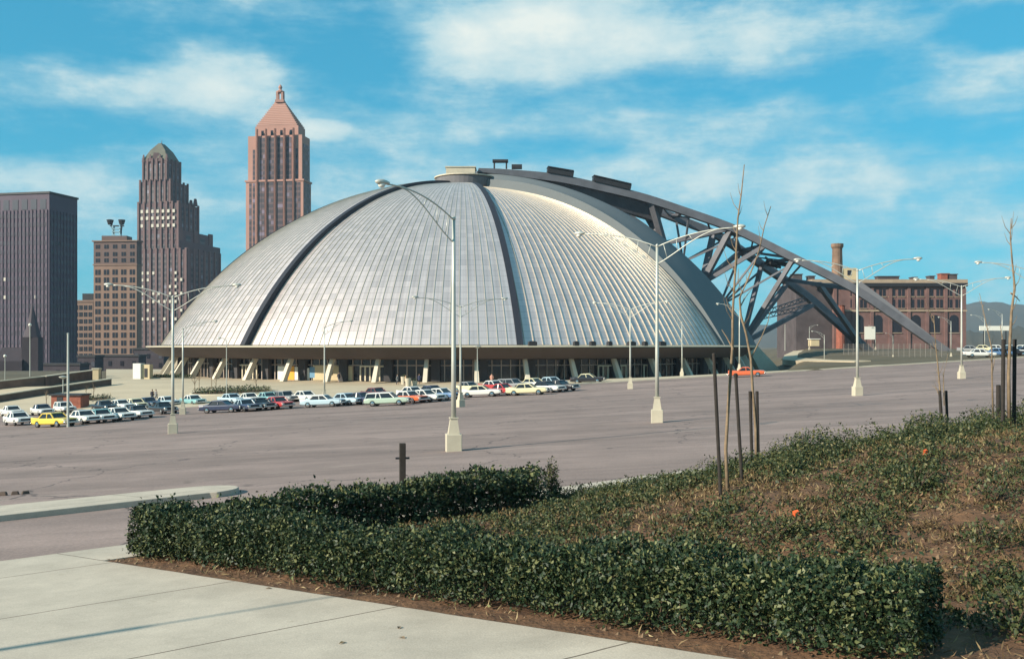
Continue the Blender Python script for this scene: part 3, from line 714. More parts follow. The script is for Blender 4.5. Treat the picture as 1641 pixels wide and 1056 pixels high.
slim_pole(363, 545, 632, 150, 'slim lamp post standing in the oval planter on the plaza', head=2, cat='lamp post', name='lamp_post')
slim_pole(765, 557, 622, 150, 'slim lamp post behind the white two tone car, before the glazed wall', head=3, cat='lamp post', name='lamp_post')
slim_pole(101, 606, 634, 150, 'short lamp post with a round hood above the brick kiosk', head=3, cat='lamp post', name='lamp_post')
slim_pole(48, 522, 600, 185, 'lamp post with a white globe before the dark office tower', head=1, cat='lamp post', name='lamp_post', r=.08)
slim_pole(8, 572, 625, 185, 'short lamp post with a white globe at the left edge of the photo', head=1, cat='lamp post', name='lamp_post')
slim_pole(1258, 520, 560, 320, 'far pole against the blue hills beyond the thrust block', r=.1)
slim_pole(1276, 505, 565, 340, 'taller far pole next to the left side of the brick building', r=.12)
# bollard
p = hit(645, 797, Lz); Yb = 26.3; p = Vector(((645 - CX) / F * Yb, Yb, float(Lz(-2.84, Yb)) + .1))
t = thing('bollard', 'dark square post standing behind the rear hedge', 'post', p)
b = MB(); H = -(710 - HY) / F * Yb - p.z; b.box((0, 0, H / 2), (.16, .16, H), .2); b.build('post', M_stake, t, bevel=.015)
b = MB(); zc = -(734 - HY) / F * Yb - p.z; b.box((0, 0, zc), (.36, .05, .05), .2); b.build('cross_pin', M_dark, t)

# ------------------------------------------------------------------ cars
def car_paint(name, col): return mat(name, col, .28, metal=0, spec=.5, coat=.6)
paints = {'white': car_paint('car_white', (.70, .69, .64)), 'cream': car_paint('car_cream', (.66, .60, .38)), 'yellow': car_paint('car_yellow', (.72, .52, .07)), 'black': car_paint('car_black', (.018, .018, .022)),
          'navy': car_paint('car_navy', (.035, .045, .085)), 'light blue': car_paint('car_light_blue', (.42, .54, .60)), 'blue': car_paint('car_blue', (.10, .19, .34)), 'pale green': car_paint('car_pale_green', (.40, .50, .40)),
          'red': car_paint('car_red', (.42, .045, .045)), 'orange red': car_paint('car_orange_red', (.62, .13, .045)), 'grey': car_paint('car_grey', (.26, .26, .26)), 'maroon': car_paint('car_maroon', (.14, .03, .035)), 'turquoise': car_paint('car_turquoise', (.22, .42, .42))}
P_BODY = car_paint('car_body_base', (.5, .5, .5)); P_ROOF = car_paint('car_roof_base', (.5, .5, .5))
def make_car(kind):
    t = thing('parked_car', 'car', 'car', group='cars parked around the plaza edge')
    b = MB(); st = ([(-2.62, .42, .74, .80), (-2.56, .34, .90, .88), (-2.0, .30, .97, .93), (-1.2, .28, .95, .94), (0, .28, .93, .94), (1.1, .28, .93, .93), (1.9, .30, .90, .91), (2.45, .34, .84, .87), (2.6, .42, .70, .78)])
    rings = []
    for x, zb, zt, w in st:
        rings.append([(x, -w * .88, zb), (x, -w, zb + .12), (x, -w * 1.0, zt - .16), (x, -w * .93, zt - .02), (x, -w * .5, zt + .02), (x, w * .5, zt + .02), (x, w * .93, zt - .02), (x, w, zt - .16), (x, w, zb + .12), (x, w * .88, zb)])
    b.loft(rings)
    if kind != 'wagon':
        for s_ in (-1, 1): b.loft([[(-2.6, s_ * .9, .8), (-2.6, s_ * .74, .8), (-2.62, s_ * .82, 1.06)], [(-1.2, s_ * .9, .9), (-1.2, s_ * .74, .9), (-1.2, s_ * .82, .96)]])
    b.build('body', P_BODY, t, smooth=False, bevel=.04)
    b0, b1, t0, t1 = {'sedan': (-1.45, 1.0, -.95, .35), 'coupe': (-1.25, .9, -.6, .3), 'wagon': (-2.4, 1.0, -2.2, .4)}[kind]
    zt = 1.42 if kind != 'wagon' else 1.50
    b = MB(); b.loft([[(b0, -.83, .9), (b1, -.83, .9), (b1, .83, .9), (b0, .83, .9)], [(t0, -.66, zt - .05), (t1, -.66, zt - .05), (t1, .66, zt - .05), (t0, .66, zt - .05)]]); b.build('window', M_glass, t)
    b = MB(); b.loft([[(t0 - .10, -.70, zt - .06), (t1 + .08, -.70, zt - .06), (t1 + .08, .70, zt - .06), (t0 - .10, .70, zt - .06)], [(t0 - .06, -.66, zt + .02), (t1 + .02, -.66, zt + .02), (t1 + .02, .66, zt + .02), (t0 - .06, .66, zt + .02)], [(t0 + .2, -.5, zt + .06), (t1 - .2, -.5, zt + .06), (t1 - .2, .5, zt + .06), (t0 + .2, .5, zt + .06)]])
    for s_ in (-1, 1):
        for xa, xb in ((b0, t0), (b1, t1), ((b0 * .45 + b1 * .55), (t0 * .45 + t1 * .55))): b.beam((xa, s_ * .84, .9), (xb, s_ * .67, zt - .03), .09, .09)
        if kind == 'wagon': b.beam((-1.2, s_ * .84, .9), (-1.1, s_ * .67, zt - .03), .09, .09)
    b.build('roof', P_ROOF, t)
    for sx in (-1.55, 1.55):
        for s_ in (-1, 1):
            b = MB(); n = 14
            b.loft([[(sx + r * math.cos(2 * math.pi * k / n), s_ * y, .34 + r * math.sin(2 * math.pi * k / n)) for k in range(n)] for y, r in ((.72, .30), (.74, .34), (.93, .34), (.955, .30))])
            w = b.build('wheel', M_tyre, t)
            b = MB(); b.loft([[(sx + r * math.cos(2 * math.pi * k / n), s_ * y, .34 + r * math.sin(2 * math.pi * k / n)) for k in range(n)] for y, r in ((.95, .22), (.968, .20), (.985, .06))]); b.build('hubcap', M_chrome, w)
    for sx, nm in ((2.62, 'bumper'), (-2.64, 'bumper')):
        b = MB(); b.box((sx, 0, .46), (.14, 1.78, .16)); b.build(nm, M_chrome, t, bevel=.03)
    b = MB(); b.box((2.575, 0, .66), (.08, 1.1, .2)); b.build('grille', M_dark, t)
    for s_ in (-1, 1):
        b = MB(); b.box((2.57, s_ * .68, .67), (.10, .26, .15)); b.build('headlight', M_lens, t)
        b = MB(); b.box((-2.61, s_ * .68, .72), (.06, .2, .14)); b.build('tail_light', paints['red'], t)
    return t
protos = {k: make_car(k) for k in ('sedan', 'coupe', 'wagon')}; used_car = set()
def place_car(px, py, kind, body, roof, rz, label, fun=Lz):
    p = hit(px, py, fun)
    pr = protos[kind]
    o = copy_tree(pr)
    o.location = p; o['label'] = label
    e = .3; sxy = ((float(fun(p.x + e, p.y)) - float(fun(p.x - e, p.y))) / (2 * e), (float(fun(p.x, p.y + e)) - float(fun(p.x, p.y - e))) / (2 * e))
    n = Vector((-sxy[0], -sxy[1], 1)).normalized()
    q = Vector((0, 0, 1)).rotation_difference(n) @ Matrix.Rotation(rz, 3, 'Z').to_quaternion()
    o.rotation_euler = q.to_euler()
    recolor(o, P_BODY, paints[body]); recolor(o, P_ROOF, paints[roof or body])
    return o
H0 = -46
row_front = [(30, 681, 'sedan', 'white', None), (88, 684, 'sedan', 'yellow', None), (135, 679, 'sedan', 'white', None), (162, 677, 'coupe', 'white', 'turquoise'), (191, 674, 'sedan', 'white', None), (221, 670, 'sedan', 'white', 'black'), (262, 663, 'coupe', 'black', None),
             (357, 661, 'sedan', 'navy', None), (393, 659, 'coupe', 'navy', 'light blue'), (416, 657, 'sedan', 'black', None), (446, 655, 'sedan', 'red', None), (518, 652, 'sedan', 'light blue', 'white'), (556, 649, 'sedan', 'light blue', None), (580, 648, 'coupe', 'navy', None), (622, 650, 'wagon', 'pale green', 'white'),
             (656, 646, 'sedan', 'orange red', 'white'), (682, 644, 'sedan', 'white', None), (708, 641, 'sedan', 'blue', 'white'), (771, 636, 'sedan', 'white', 'cream'), (806, 633, 'coupe', 'red', None), (846, 633, 'sedan', 'cream', None), (876, 629, 'sedan', 'white', 'black'), (897, 627, 'coupe', 'black', None)]
tags = ['at the left edge of the photo', 'beside the plain pole at left', 'right of the plain pole', 'with a turquoise roof', 'third from the right end of the left group', 'with a black roof ending the left group', 'just before the tall lamp at left',
        'with pale hubcaps, right of the paired lamps', 'with a light blue roof', 'left of the red car', 'in front of the oval planter end', 'with a white roof under the single armed lamp', 'right of the white roofed blue car', 'left of the pale green estate car', 'standing alone in front of the glass doors',
        'with a white roof by the green estate car', 'between the orange red car and the tall lamp', 'with a white roof just left of the tall lamp', 'with a cream roof right of the tall lamp', 'squeezed between the white car and the cream car', 'near the right end of the car rows', 'with a black roof right of the cream car', 'closing the right end of the front row']
kindname = {'sedan': 'sedan', 'coupe': 'coupe', 'wagon': 'estate car'}
for i, ((px, py, k, bd, rf), tg) in enumerate(zip(row_front, tags)):
    rz = {1: 150, 7: -12, 11: -14, 14: -10, 18: -10, 20: -14}.get(i, H0 + random.uniform(-4, 4) + (6 if i > 10 else 0)); rz = -30 if i == 1 else rz
    place_car(px, py, k, bd, rf, R(rz), f'{bd} {kindname[k]} in the front row {tg}')
row_back = [(20, 667, 'sedan', 'white', None), (68, 665, 'sedan', 'white', 'navy'), (104, 661, 'wagon', 'white', None), (168, 659, 'sedan', 'black', None), (194, 657, 'sedan', 'white', None), (218, 655, 'sedan', 'cream', None), (238, 653, 'coupe', 'navy', None), (268, 651, 'sedan', 'light blue', 'white'),
            (310, 649, 'sedan', 'turquoise', 'white'), (372, 647, 'sedan', 'light blue', None), (400, 646, 'coupe', 'white', None), (430, 645, 'sedan', 'turquoise', None), (458, 644, 'wagon', 'grey', None), (490, 643, 'sedan', 'white', None), (604, 638, 'sedan', 'maroon', None), (662, 637, 'sedan', 'white', None),
            (693, 635, 'sedan', 'navy', None), (752, 628, 'sedan', 'cream', 'grey'), (792, 626, 'sedan', 'red', 'white'), (822, 624, 'wagon', 'grey', None), (856, 622, 'sedan', 'white', 'cream'), (884, 620, 'sedan', 'light blue', None)]
for i, (px, py, k, bd, rf) in enumerate(row_back):
    roof = f' with a {rf} roof' if rf else ''
    place_car(px, py, k, bd, rf, R(H0 + random.uniform(-6, 6)), f'{bd} {kindname[k]}{roof}, {ORD[i] if i < 20 else ORD[len(row_back) - 1 - i]} from {"left" if i < 20 else "right"} in the rear row of cars')
for px, py, k, bd, rf, rz, lab in ((943, 614, 'sedan', 'black', 'cream', -16, 'black sedan with a cream roof standing alone by the kerb before a column'),         (1197, 604, 'coupe', 'orange red', None, -14, 'orange red coupe parked in front of the concrete thrust block')):
    place_car(px, py, k, bd, rf, R(rz), lab)
for i, (px, py, bd, rf) in enumerate(((1570, 577, 'white', None), (1600, 576, 'blue', None), (1622, 575, 'black', None), (1645, 575, 'white', 'navy'), (1556, 569, 'grey', None), (1577, 569, 'cream', None), (1598, 568, 'white', None), (1619, 568, 'light blue', None), (1640, 567, 'white', None))):
    Y = 178 if i < 4 else 205
    o = copy_tree(protos['sedan']); o.location = at(px, py, Y); o.rotation_euler = (0, 0, R(-6 if i < 4 else -25)); recolor(o, P_BODY, paints[bd]); recolor(o, P_ROOF, paints[rf or bd])
    gz = float(land_z(o.location.x, Y)); o.location.z = gz + .02
    o['label'] = f'{bd} sedan, {ORD[i] if i < 4 else ORD[i - 4]} from the left in the {"nearer" if i < 4 else "farther"} row at the far right'; o['group'] = 'cars parked at the far right'
for pr in protos.values():
    for ch in list(pr.children_recursive): bpy.data.objects.remove(ch)
    bpy.data.objects.remove(pr)

# ------------------------------------------------------------------ people (a few pixels tall)
M_skin = mat('skin', (.45, .27, .18), .6); M_hair = mat('hair', (.03, .02, .015), .7)
def make_person(name, loc, rz, label, coat, trousers, stride=.18, arm=.1):
    v = [(0, 0, .95), (0, 0, 1.15), (0, 0, 1.40), (0, 0, 1.50), (0, .02, 1.58), (0, .03, 1.72),
         (.09, 0, .90), (.10, stride, .50), (.10, stride * .9, .08), (.10, stride + .12, .03), (-.09, 0, .90), (-.10, -stride * .5, .50), (-.10, -stride * 1.3, .10), (-.10, -stride * 1.1, .03),
         (.19, 0, 1.40), (.25, -arm, 1.12), (.25, arm * .6, .88), (-.19, 0, 1.40), (-.25, arm, 1.12), (-.25, arm * 1.8, .90)]
    e = [(0, 1), (1, 2), (2, 3), (3, 4), (4, 5), (0, 6), (6, 7), (7, 8), (8, 9), (0, 10), (10, 11), (11, 12), (12, 13), (2, 14), (14, 15), (15, 16), (2, 17), (17, 18), (18, 19)]
    rad = [.14, .14, .15, .06, .09, .09, .09, .065, .045, .04, .09, .065, .045, .04, .06, .045, .035, .06, .045, .035]
    me = bpy.data.meshes.new('person'); me.from_pydata(v, e, []); o = bpy.data.objects.new(name, me); COL.objects.link(o)
    md = o.modifiers.new('skin', 'SKIN'); o.modifiers.new('sub', 'SUBSURF').levels = 1
    for i, r in enumerate(rad): me.skin_vertices[0].data[i].radius = (r, r * .85)
    me.skin_vertices[0].data[0].use_root = True; me.materials.append(M_skin)
    o.location = loc; o.rotation_euler = (0, 0, rz); tag(o, label, 'person', 'people on the plaza')
    b = MB(); b.loft([[(a * math.cos(q), c * math.sin(q), z) for q in np.linspace(0, 6.283, 13)[:-1]] for z, a, c in ((.72, .21, .17), (.95, .19, .15), (1.2, .20, .15), (1.42, .21, .14), (1.5, .09, .09))])
    for s_, a1, h1 in ((1, -arm, arm * .6), (-1, arm, arm * 1.8)): b.tube([(s_ * .18, 0, 1.42), (s_ * .25, a1, 1.12), (s_ * .25, h1, .92)], [.075, .06, .05], 8)
    b.build('coat', coat, o)
    b = MB(); b.tube([(.09, 0, .9), (.10, stride, .5), (.10, stride * .9, .1)], [.10, .08, .065], 8); b.tube([(-.09, 0, .9), (-.10, -stride * .5, .5), (-.10, -stride * 1.3, .12)], [.10, .08, .065], 8); b.build('trousers', trousers, o)
    b = MB(); b.ell((0, .0, 1.72), (.10, .11, .09)); b.build('hair', M_hair, o)
    return o
cl_ = {k: mat('cloth_' + k.replace(' ', '_'), c, .85) for k, c in {'dark': (.03, .03, .04), 'grey': (.2, .2, .2), 'pink': (.5, .26, .2), 'tan': (.4, .28, .16), 'white': (.6, .58, .52), 'navy': (.04, .05, .1)}.items()}
for px, py, rz, lab, c, tr in ((543, 613, 20, 'person in a dark coat walking beside a column at the beige ticket wall', 'dark', 'grey'), (637, 617, 80, 'person in a grey coat in the group left of the white barrel planter', 'grey', 'dark'), (650, 618, -60, 'person in a tan coat between the concrete planters', 'tan', 'dark'),
        (672, 616, 30, 'person in a navy coat at the right end of the group by the planters', 'navy', 'dark'), (788, 616, 0, 'person in a pink top beside the column right of the tall lamp', 'pink', 'dark'), (846, 610, 40, 'person in a white top in front of the glazed wall', 'white', 'navy'),
        (866, 608, 10, 'person in a tan coat leaning near a column before the glazed wall', 'tan', 'grey'), (244, 643, 10, 'person in a dark coat behind the parked cars, left one of the pair', 'dark', 'dark'), (250, 643, -15, 'person in a grey coat behind the parked cars, right one of the pair', 'grey', 'dark'), (1002, 603, 0, 'person in a pink coat at the doors near the right end', 'pink', 'dark')):
    make_person('person', hit(px, py, plaza_z), R(rz), lab, cl_[c], cl_[tr])

# ------------------------------------------------------------------ plaza furniture and planters
def planter(px, py, rx, ry, label, hgt=.5):
    c = hit(px, py, plaza_z); t = thing('planter', label, 'planter', c, R(4))
    def zz(x, y): return float(plaza_z(c.x + x, c.y + y)) - c.z
    n = 40; b = MB(); rings = []
    for k in range(n + 1):
        a = 2 * math.pi * k / n; rings.append([((rx + d) * math.cos(a), (ry + d) * math.sin(a), zz((rx + d) * math.cos(a), (ry + d) * math.sin(a)) + z) for d, z in ((.2, -.2), (.2, .18), (-.1, .18), (-.1, -.2))])
    b.loft(rings, caps=False); b.build('rim', M_conc, t)
    b = MB(); rings = []
    for s_ in (1, .9, .6, .3, .02):
        rings.append([(rx * s_ * math.cos(2 * math.pi * k / n), ry * s_ * math.sin(2 * math.pi * k / n), zz(rx * s_ * math.cos(2 * math.pi * k / n), ry * s_ * math.sin(2 * math.pi * k / n)) + .1) for k in range(n)])
    b.loft(rings, caps=False); b.build('bed', M_soil, t)
    m = int(rx * ry * 90); th = rng.uniform(0, 6.283, m); rr = np.sqrt(rng.uniform(0, 1, m)) * .97
    pts = np.stack([rx * rr * np.cos(th), ry * rr * np.sin(th), np.zeros(m)], -1); pts[:, 2] = np.array([zz(a, b_) for a, b_ in pts[:, :2]]) + rng.uniform(.1, hgt, m)
    leaves('plants', pts, .28, M_leaf, t)
    return t
def leaves(name, pts, size, m, parent=None, up=.35, aspect=.45, jitter=.35):
    n = len(pts); d = rng.normal(0, 1, (n, 3)); d[:, 2] += up; d /= np.linalg.norm(d, axis=1)[:, None]
    r = rng.normal(0, 1, (n, 3)); s_ = np.cross(d, r); s_ /= np.linalg.norm(s_, axis=1)[:, None]; nn_ = np.cross(s_, d)
    sz = (size * (1 + rng.uniform(-jitter, jitter, n)))[:, None]
    base = pts; tip = pts + d * sz; mid = pts + d * sz * .45 + nn_ * sz * .10
    V = np.stack([base, mid + s_ * sz * aspect * .5, tip - nn_ * sz * .08, mid - s_ * sz * aspect * .5], 1).reshape(-1, 3)
    me = bpy.data.meshes.new(name); me.vertices.add(4 * n); me.vertices.foreach_set('co', V.ravel())
    me.loops.add(4 * n); me.polygons.add(n); me.loops.foreach_set('vertex_index', np.arange(4 * n)); me.polygons.foreach_set('loop_start', np.arange(0, 4 * n, 4)); me.polygons.foreach_set('loop_total', np.full(n, 4))
    me.materials.append(m); me.update(calc_edges=True); me.validate()
    o = bpy.data.objects.new(name, me); COL.objects.link(o)
    if parent is not None: o.parent = parent
    return o
planter(372, 629, 6.3, 3.0, 'long oval planter full of dark evergreen shrubs on the sloping plaza', .8)
planter(266, 606, 5.0, 3.2, 'smaller oval planter near the left end of the arena columns', .6)
planter(150, 641, 2.8, 1.8, 'small round planter beside the brick kiosk', .6)
def bare_tree(px, py, H, label, fun=plaza_z, seed=1, spread=.25, group='bare young trees on the plaza'):
    r_ = random.Random(seed); p = hit(px, py, fun); t = thing('bare_tree', label, 'tree', p, 0, group)
    b = MB(); b.tube([(0, 0, -.2), (.03, 0, H * .45), (-.02, .02, H)], [.06, .045, .012], 6); b.build('trunk', M_bark, t)
    b = MB()
    for k in range(9):
        z = H * r_.uniform(.3, .85); a = r_.uniform(0, 6.28); l = H * r_.uniform(.18, .34); q = (math.cos(a) * l * .6, math.sin(a) * l * .6, z + l)
        b.tube([(0, 0, z), (q[0] * .6, q[1] * .6, z + l * .5), q], [.022, .016, .006], 5)
        b.tube([(q[0] * .6, q[1] * .6, z + l * .5), (q[0] * 1.1 + .1, q[1] * .7, z + l * .9)], [.012, .005], 4)
    b.build('branch', M_bark, t); return t
for i, (px, py, lab) in enumerate(((319, 626, 'bare young tree at the left end of the oval planter'), (339, 622, 'bare young tree second from the left in the oval planter'), (346, 627, 'bare young tree in the middle of the oval planter'), (312, 630, 'small bare tree on the near rim of the oval planter'), (138, 645, 'bare shrub tree right of the brick kiosk'), (150, 640, 'bare shrub tree in the small round planter'), (74, 652, 'bare shrub tree left of the brick kiosk'), (410, 626, 'bare young tree at the right end of the oval planter'))):
    bare_tree(px, py, 3.6 if i < 4 or i == 7 else 2.4, lab, seed=i)
for px, py, lab in ((647, 616, 'tall white barrel planter among the people before the glass doors'), (654, 619, 'wide concrete tub planter right of the tall barrel'), (664, 618, 'small concrete tub planter beside the person in navy')):
    p = hit(px, py, plaza_z); t = thing('tub_planter', lab, 'planter', p); h = 1.3 if 'tall' in lab else .8
    b = MB(); b.lathe([(.38, -.05), (.5, h), (.44, h), (.40, h - .12), (.05, h - .12)], n=14); b.build('tub', M_conc, t, smooth=False)
    m = 90; th = rng.uniform(0, 6.28, m); rr = rng.uniform(0, .4, m); leaves('foliage', np.stack([rr * np.cos(th), rr * np.sin(th), h + rng.uniform(-.1, .3, m)], -1), .16, M_leaf, t)
M_brick = mat('red_brick', (.26, .085, .055), .9, var=.25, vscale=1.5); M_brick2 = mat('sooty_brick', (.165, .092, .082), .9, var=.3, vscale=.25); M_brickd = mat('black_brick', (.075, .060, .062), .9, var=.3, vscale=.25)
p = hit(106, 655, plaza_z); t = thing('brick_kiosk', 'low red brick kiosk with a flat dark roof beside the parked cars', 'kiosk', p, R(-4))
b = MB(); b.box((0, 1.2, .85), (4.4, 2.6, 2.1)); b.build('wall', M_brick, t); b = MB(); b.box((0, 1.2, 2.02), (4.9, 3.1, .24)); b.build('roof', M_dark, t); b = MB(); b.box((-.9, -.12, .75), (.9, .06, 1.9)); b.build('door', M_dark, t)
p = hit(226, 607, plaza_z); t = thing('stone_pylon', 'pale stone pylon with a dark opening at the left end of the arena', 'pylon', p, R(-10))
b = MB(); b.box((-.4, 0, 1.35), (1.5, 1.6, 2.9)); b.build('slab', M_white, t); b = MB(); b.box((1.15, .2, 1.25), (1.5, 1.2, 2.7)); b.build('booth', M_beige, t); b = MB(); b.box((1.2, -.42, 1.1), (.6, .06, 1.6)); b.build('opening', M_dark, t)
def wall_run(name, label, pts, h, thick, m, cap=None):
    P = [hit(px, py, plaza_z) for px, py in pts]; t = thing(name, label, 'wall', P[0]); b = MB(); c = MB()
    for i in range(len(P) - 1):
        a, q = P[i] - P[0], P[i + 1] - P[0]; d = (q - a); d.z = 0; n = Vector((-d.y, d.x, 0)).normalized() * thick / 2
        b.loft([[x - n + Vector((0, 0, -.6)), x + n + Vector((0, 0, -.6)), x + n + Vector((0, 0, h)), x - n + Vector((0, 0, h))] for x in (a, q)])
        n2 = n * 1.3; c.loft([[x - n2 + Vector((0, 0, h)), x + n2 + Vector((0, 0, h)), x + n2 + Vector((0, 0, h + .16)), x - n2 + Vector((0, 0, h + .16))] for x in (a, q)])
    b.build('wall_face', m, t); c.build('coping', cap or M_conc, t); return t
M_stone = mat('brown_stone', (.10, .072, .058), .9, var=.3, vscale=.7)
wall_run('retaining_wall', 'long dark brown stone wall stepping up behind the brick kiosk', [(-40, 650), (60, 634), (177, 617)], 1.0, .8, M_stone)
wall_run('retaining_wall', 'upper brown stone wall running behind the long dark wall', [(-40, 628), (70, 616), (160, 603)], 1.3, .7, mat('reddish_stone', (.15, .09, .068), .9, var=.25, vscale=.7))
p = hit(155, 606, plaza_z); t = thing('gate_pier', 'small pale stone pier at the end of the upper stone wall', 'pier', p); b = MB(); b.box((0, 0, .7), (1.1, 1.1, 2.0)); b.build('shaft', M_beige, t); b = MB(); b.box((0, 0, 1.78), (1.4, 1.4, .18)); b.build('cap', M_conc, t)

# ------------------------------------------------------------------ distant buildings
def strip_mat(name, glass, span, period, frac):
    m = bpy.data.materials.new(name); m.use_nodes = True; t, p = T(m)
    tcn = t.nodes.new('ShaderNodeTexCoord'); sx = t.nodes.new('ShaderNodeSeparateXYZ'); t.links.new(tcn.outputs['Object'], sx.inputs[0])
    d = t.nodes.new('ShaderNodeMath'); d.operation = 'DIVIDE'; t.links.new(sx.outputs[2], d.inputs[0]); d.inputs[1].default_value = period
    f = t.nodes.new('ShaderNodeMath'); f.operation = 'FRACT'; t.links.new(d.outputs[0], f.inputs[0])
    l = t.nodes.new('ShaderNodeMath'); l.operation = 'LESS_THAN'; t.links.new(f.outputs[0], l.inputs[0]); l.inputs[1].default_value = frac
    fl_ = t.nodes.new('ShaderNodeMath'); fl_.operation = 'FLOOR'; t.links.new(d.outputs[0], fl_.inputs[0])
    oi = t.nodes.new('ShaderNodeObjectInfo'); ad = t.nodes.new('ShaderNodeMath'); ad.operation = 'MULTIPLY_ADD'; t.links.new(oi.outputs['Random'], ad.inputs[0]); ad.inputs[1].default_value = 91.7; t.links.new(fl_.outputs[0], ad.inputs[2])
    wn = t.nodes.new('ShaderNodeTexWhiteNoise'); wn.noise_dimensions = '1D'; t.links.new(ad.outputs[0], wn.inputs['W'])
    rp = t.nodes.new('ShaderNodeValToRGB'); t.links.new(wn.outputs['Value'], rp.inputs[0]); e = rp.color_ramp.elements
    e[0].position = .7; e[0].color = (*glass, 1); e[1].position = 1; e[1].color = (*[min(1, c * 6 + .06) for c in glass], 1)
    mx_ = t.nodes.new('ShaderNodeMix'); mx_.data_type = 'RGBA'; t.links.new(l.outputs[0], mx_.inputs[0]); mx_.inputs[6].default_value = (*span, 1); t.links.new(rp.outputs[0], mx_.inputs[7])
    t.links.new(mx_.outputs[2], p.inputs['Base Color']); p.inputs['Roughness'].default_value = .5
    return m
class Block:
    """a rotated box: near vertical edge at photo column xe and depth Y, left face to xl, right face to xr"""
    def __init__(s, xl, xe, xr, Y, phi):
        k = lambda px: (px - CX) / F
        s.P = Vector((k(xe) * Y, Y, 0)); s.u = Vector((-math.cos(R(phi)), math.sin(R(phi)), 0)); s.v = Vector((math.sin(R(phi)), math.cos(R(phi)), 0))
        s.W = (s.P.x - k(xl) * s.P.y) / (k(xl) * s.u.y - s.u.x); s.D = (s.P.x - k(xr) * s.P.y) / (k(xr) * s.v.y - s.v.x)
        s.D = max(s.D, 6); s.Y = Y
    def z(s, py): return -(py - HY) / F * s.Y
    def box(s, b, z0, z1, ins=0):
        q = [s.P + s.u * ins + s.v * ins, s.P + s.u * ins + s.v * (s.D - ins), s.P + s.u * (s.W - ins) + s.v * (s.D - ins), s.P + s.u * (s.W - ins) + s.v * ins]
        return b.loft([[p + Vector((0, 0, z)) for p in q] for z in (z0, z1)])
    def face(s, which): return (s.P, s.u, s.W, -s.v) if which == 'front' else (s.P, s.v, s.D, -s.u)
    def strips(s, t, which, a0, a1, n, z0, z1, wid, m, name='window_strip', proud=.12):
        O, d, Wd, nrm = s.face(which); ob = []
        for k in range(n):
            c = O + d * (Wd * (a0 + (a1 - a0) * (k + .5) / n)); b = MB(); w = wid
            q = [c - d * w / 2, c + d * w / 2]
            b.loft([[q[0] + nrm * proud, q[1] + nrm * proud, q[1] - nrm * .3, q[0] - nrm * .3][::1] and [p + Vector((0, 0, z)) for p in (q[0] + nrm * proud, q[1] + nrm * proud, q[1] - nrm * .3, q[0] - nrm * .3)] for z in (z0, z1)])
            ob.append(b.build(name, m, t, world=True))
        return ob
    def piers(s, b, which, a0, a1, n, z0, z1, wid, proud=.7):
        O, d, Wd, nrm = s.face(which)
        for k in range(n):
            c = O + d * (Wd * (a0 + (a1 - a0) * k / (n - 1))); q = [c - d * wid / 2, c + d * wid / 2]
            b.loft([[p + Vector((0, 0, z)) for p in (q[0] + nrm * proud, q[1] + nrm * proud, q[1] - nrm * .3, q[0] - nrm * .3)] for z in (z0, z1)])
    def windows(s, t, which, cols, rows, w, h, mats, name='window', pair=False, skip=0, seed=3, proud=.14):
        O, d, Wd, nrm = s.face(which); r_ = random.Random(seed); base = None; ang = math.atan2(d.y, d.x)
        for z in rows:
            for a in cols:
                if r_.random() < skip: continue
                m = r_.choice(mats)
                key = (w, h, m.name)
                if key not in s.__dict__.setdefault('cache', {}):
                    b = MB()
                    if pair:
                        for dx in (-w * .28, w * .28): b.box((dx, 0, 0), (w * .42, proud * 2, h))
                    else: b.box((0, 0, 0), (w, proud * 2, h))
                    ob = b.build(name, m, t); s.cache[key] = ob.data
                else: ob = bpy.data.objects.new(name, s.cache[key]); COL.objects.link(ob); ob.parent = t
                p = O + d * (Wd * a) - WL(t); ob.location = (p.x, p.y, z - WL(t).z); ob.rotation_euler = (0, 0, ang)
    def bands(s, t, which, rows, h, m, a0=.03, a1=.97, name='window_band', proud=.1):
        O, d, Wd, nrm = s.face(which)
        for z in rows:
            b = MB(); q = [O + d * Wd * a0, O + d * Wd * a1]; b.loft([[p + Vector((0, 0, zz)) for p in (q[0] + nrm * proud, q[1] + nrm * proud, q[1] - nrm * .3, q[0] - nrm * .3)] for zz in (z - h / 2, z + h / 2)]); b.build(name, m, t, world=True)
G_dark = mat('window_glass_dark', (.020, .019, .026), .25); G_lit = mat('window_blind', (.52, .48, .40), .6); G_mid = mat('window_glass_grey', (.07, .07, .085), .3)

# dark office tower
G_off = mat('office_glass', (.050, .042, .058), .35, var=.5, vscale=.25)
B = Block(-80, 79, 124, 420, 12); t = thing('dark_office_tower', 'dark plum grey flat topped office tower at the left edge', 'building', (B.P.x, B.P.y, -25))
M_office = mat('plum_cladding', (.085, .062, .088), .7, var=.1, vscale=.05); b = MB(); B.box(b, -25, B.z(309)); b.build('wall', M_office, t, world=True)
b = MB(); B.box(b, B.z(309) - .3, B.z(307), -.4); b.build('parapet', M_dark, t, world=True)
B.bands(t, 'front', [B.z(345) - k * 3.75 for k in range(19)], 1.9, G_off); B.bands(t, 'right', [B.z(345) - k * 3.75 for k in range(19)], 1.6, G_off)
b = MB(); B.piers(b, 'front', .02, .98, 27, -22, B.z(336), .35, .35); B.piers(b, 'right', .04, .96, 9, -22, B.z(336), .3, .3); b.build('mullion', M_office, t, world=True)
B.windows(t, 'front', [.06 + .092 * k for k in range(11)], [B.z(327)], 2.7, 4.2, [G_mid])
B.windows(t, 'front', [rng.uniform(.05, .5) for _ in range(3)], [B.z(345) - k * 3.75 for k in range(3, 17, 2)], .9, 1.4, [G_mid, G_mid, G_lit], name='lit_blind', skip=.35)
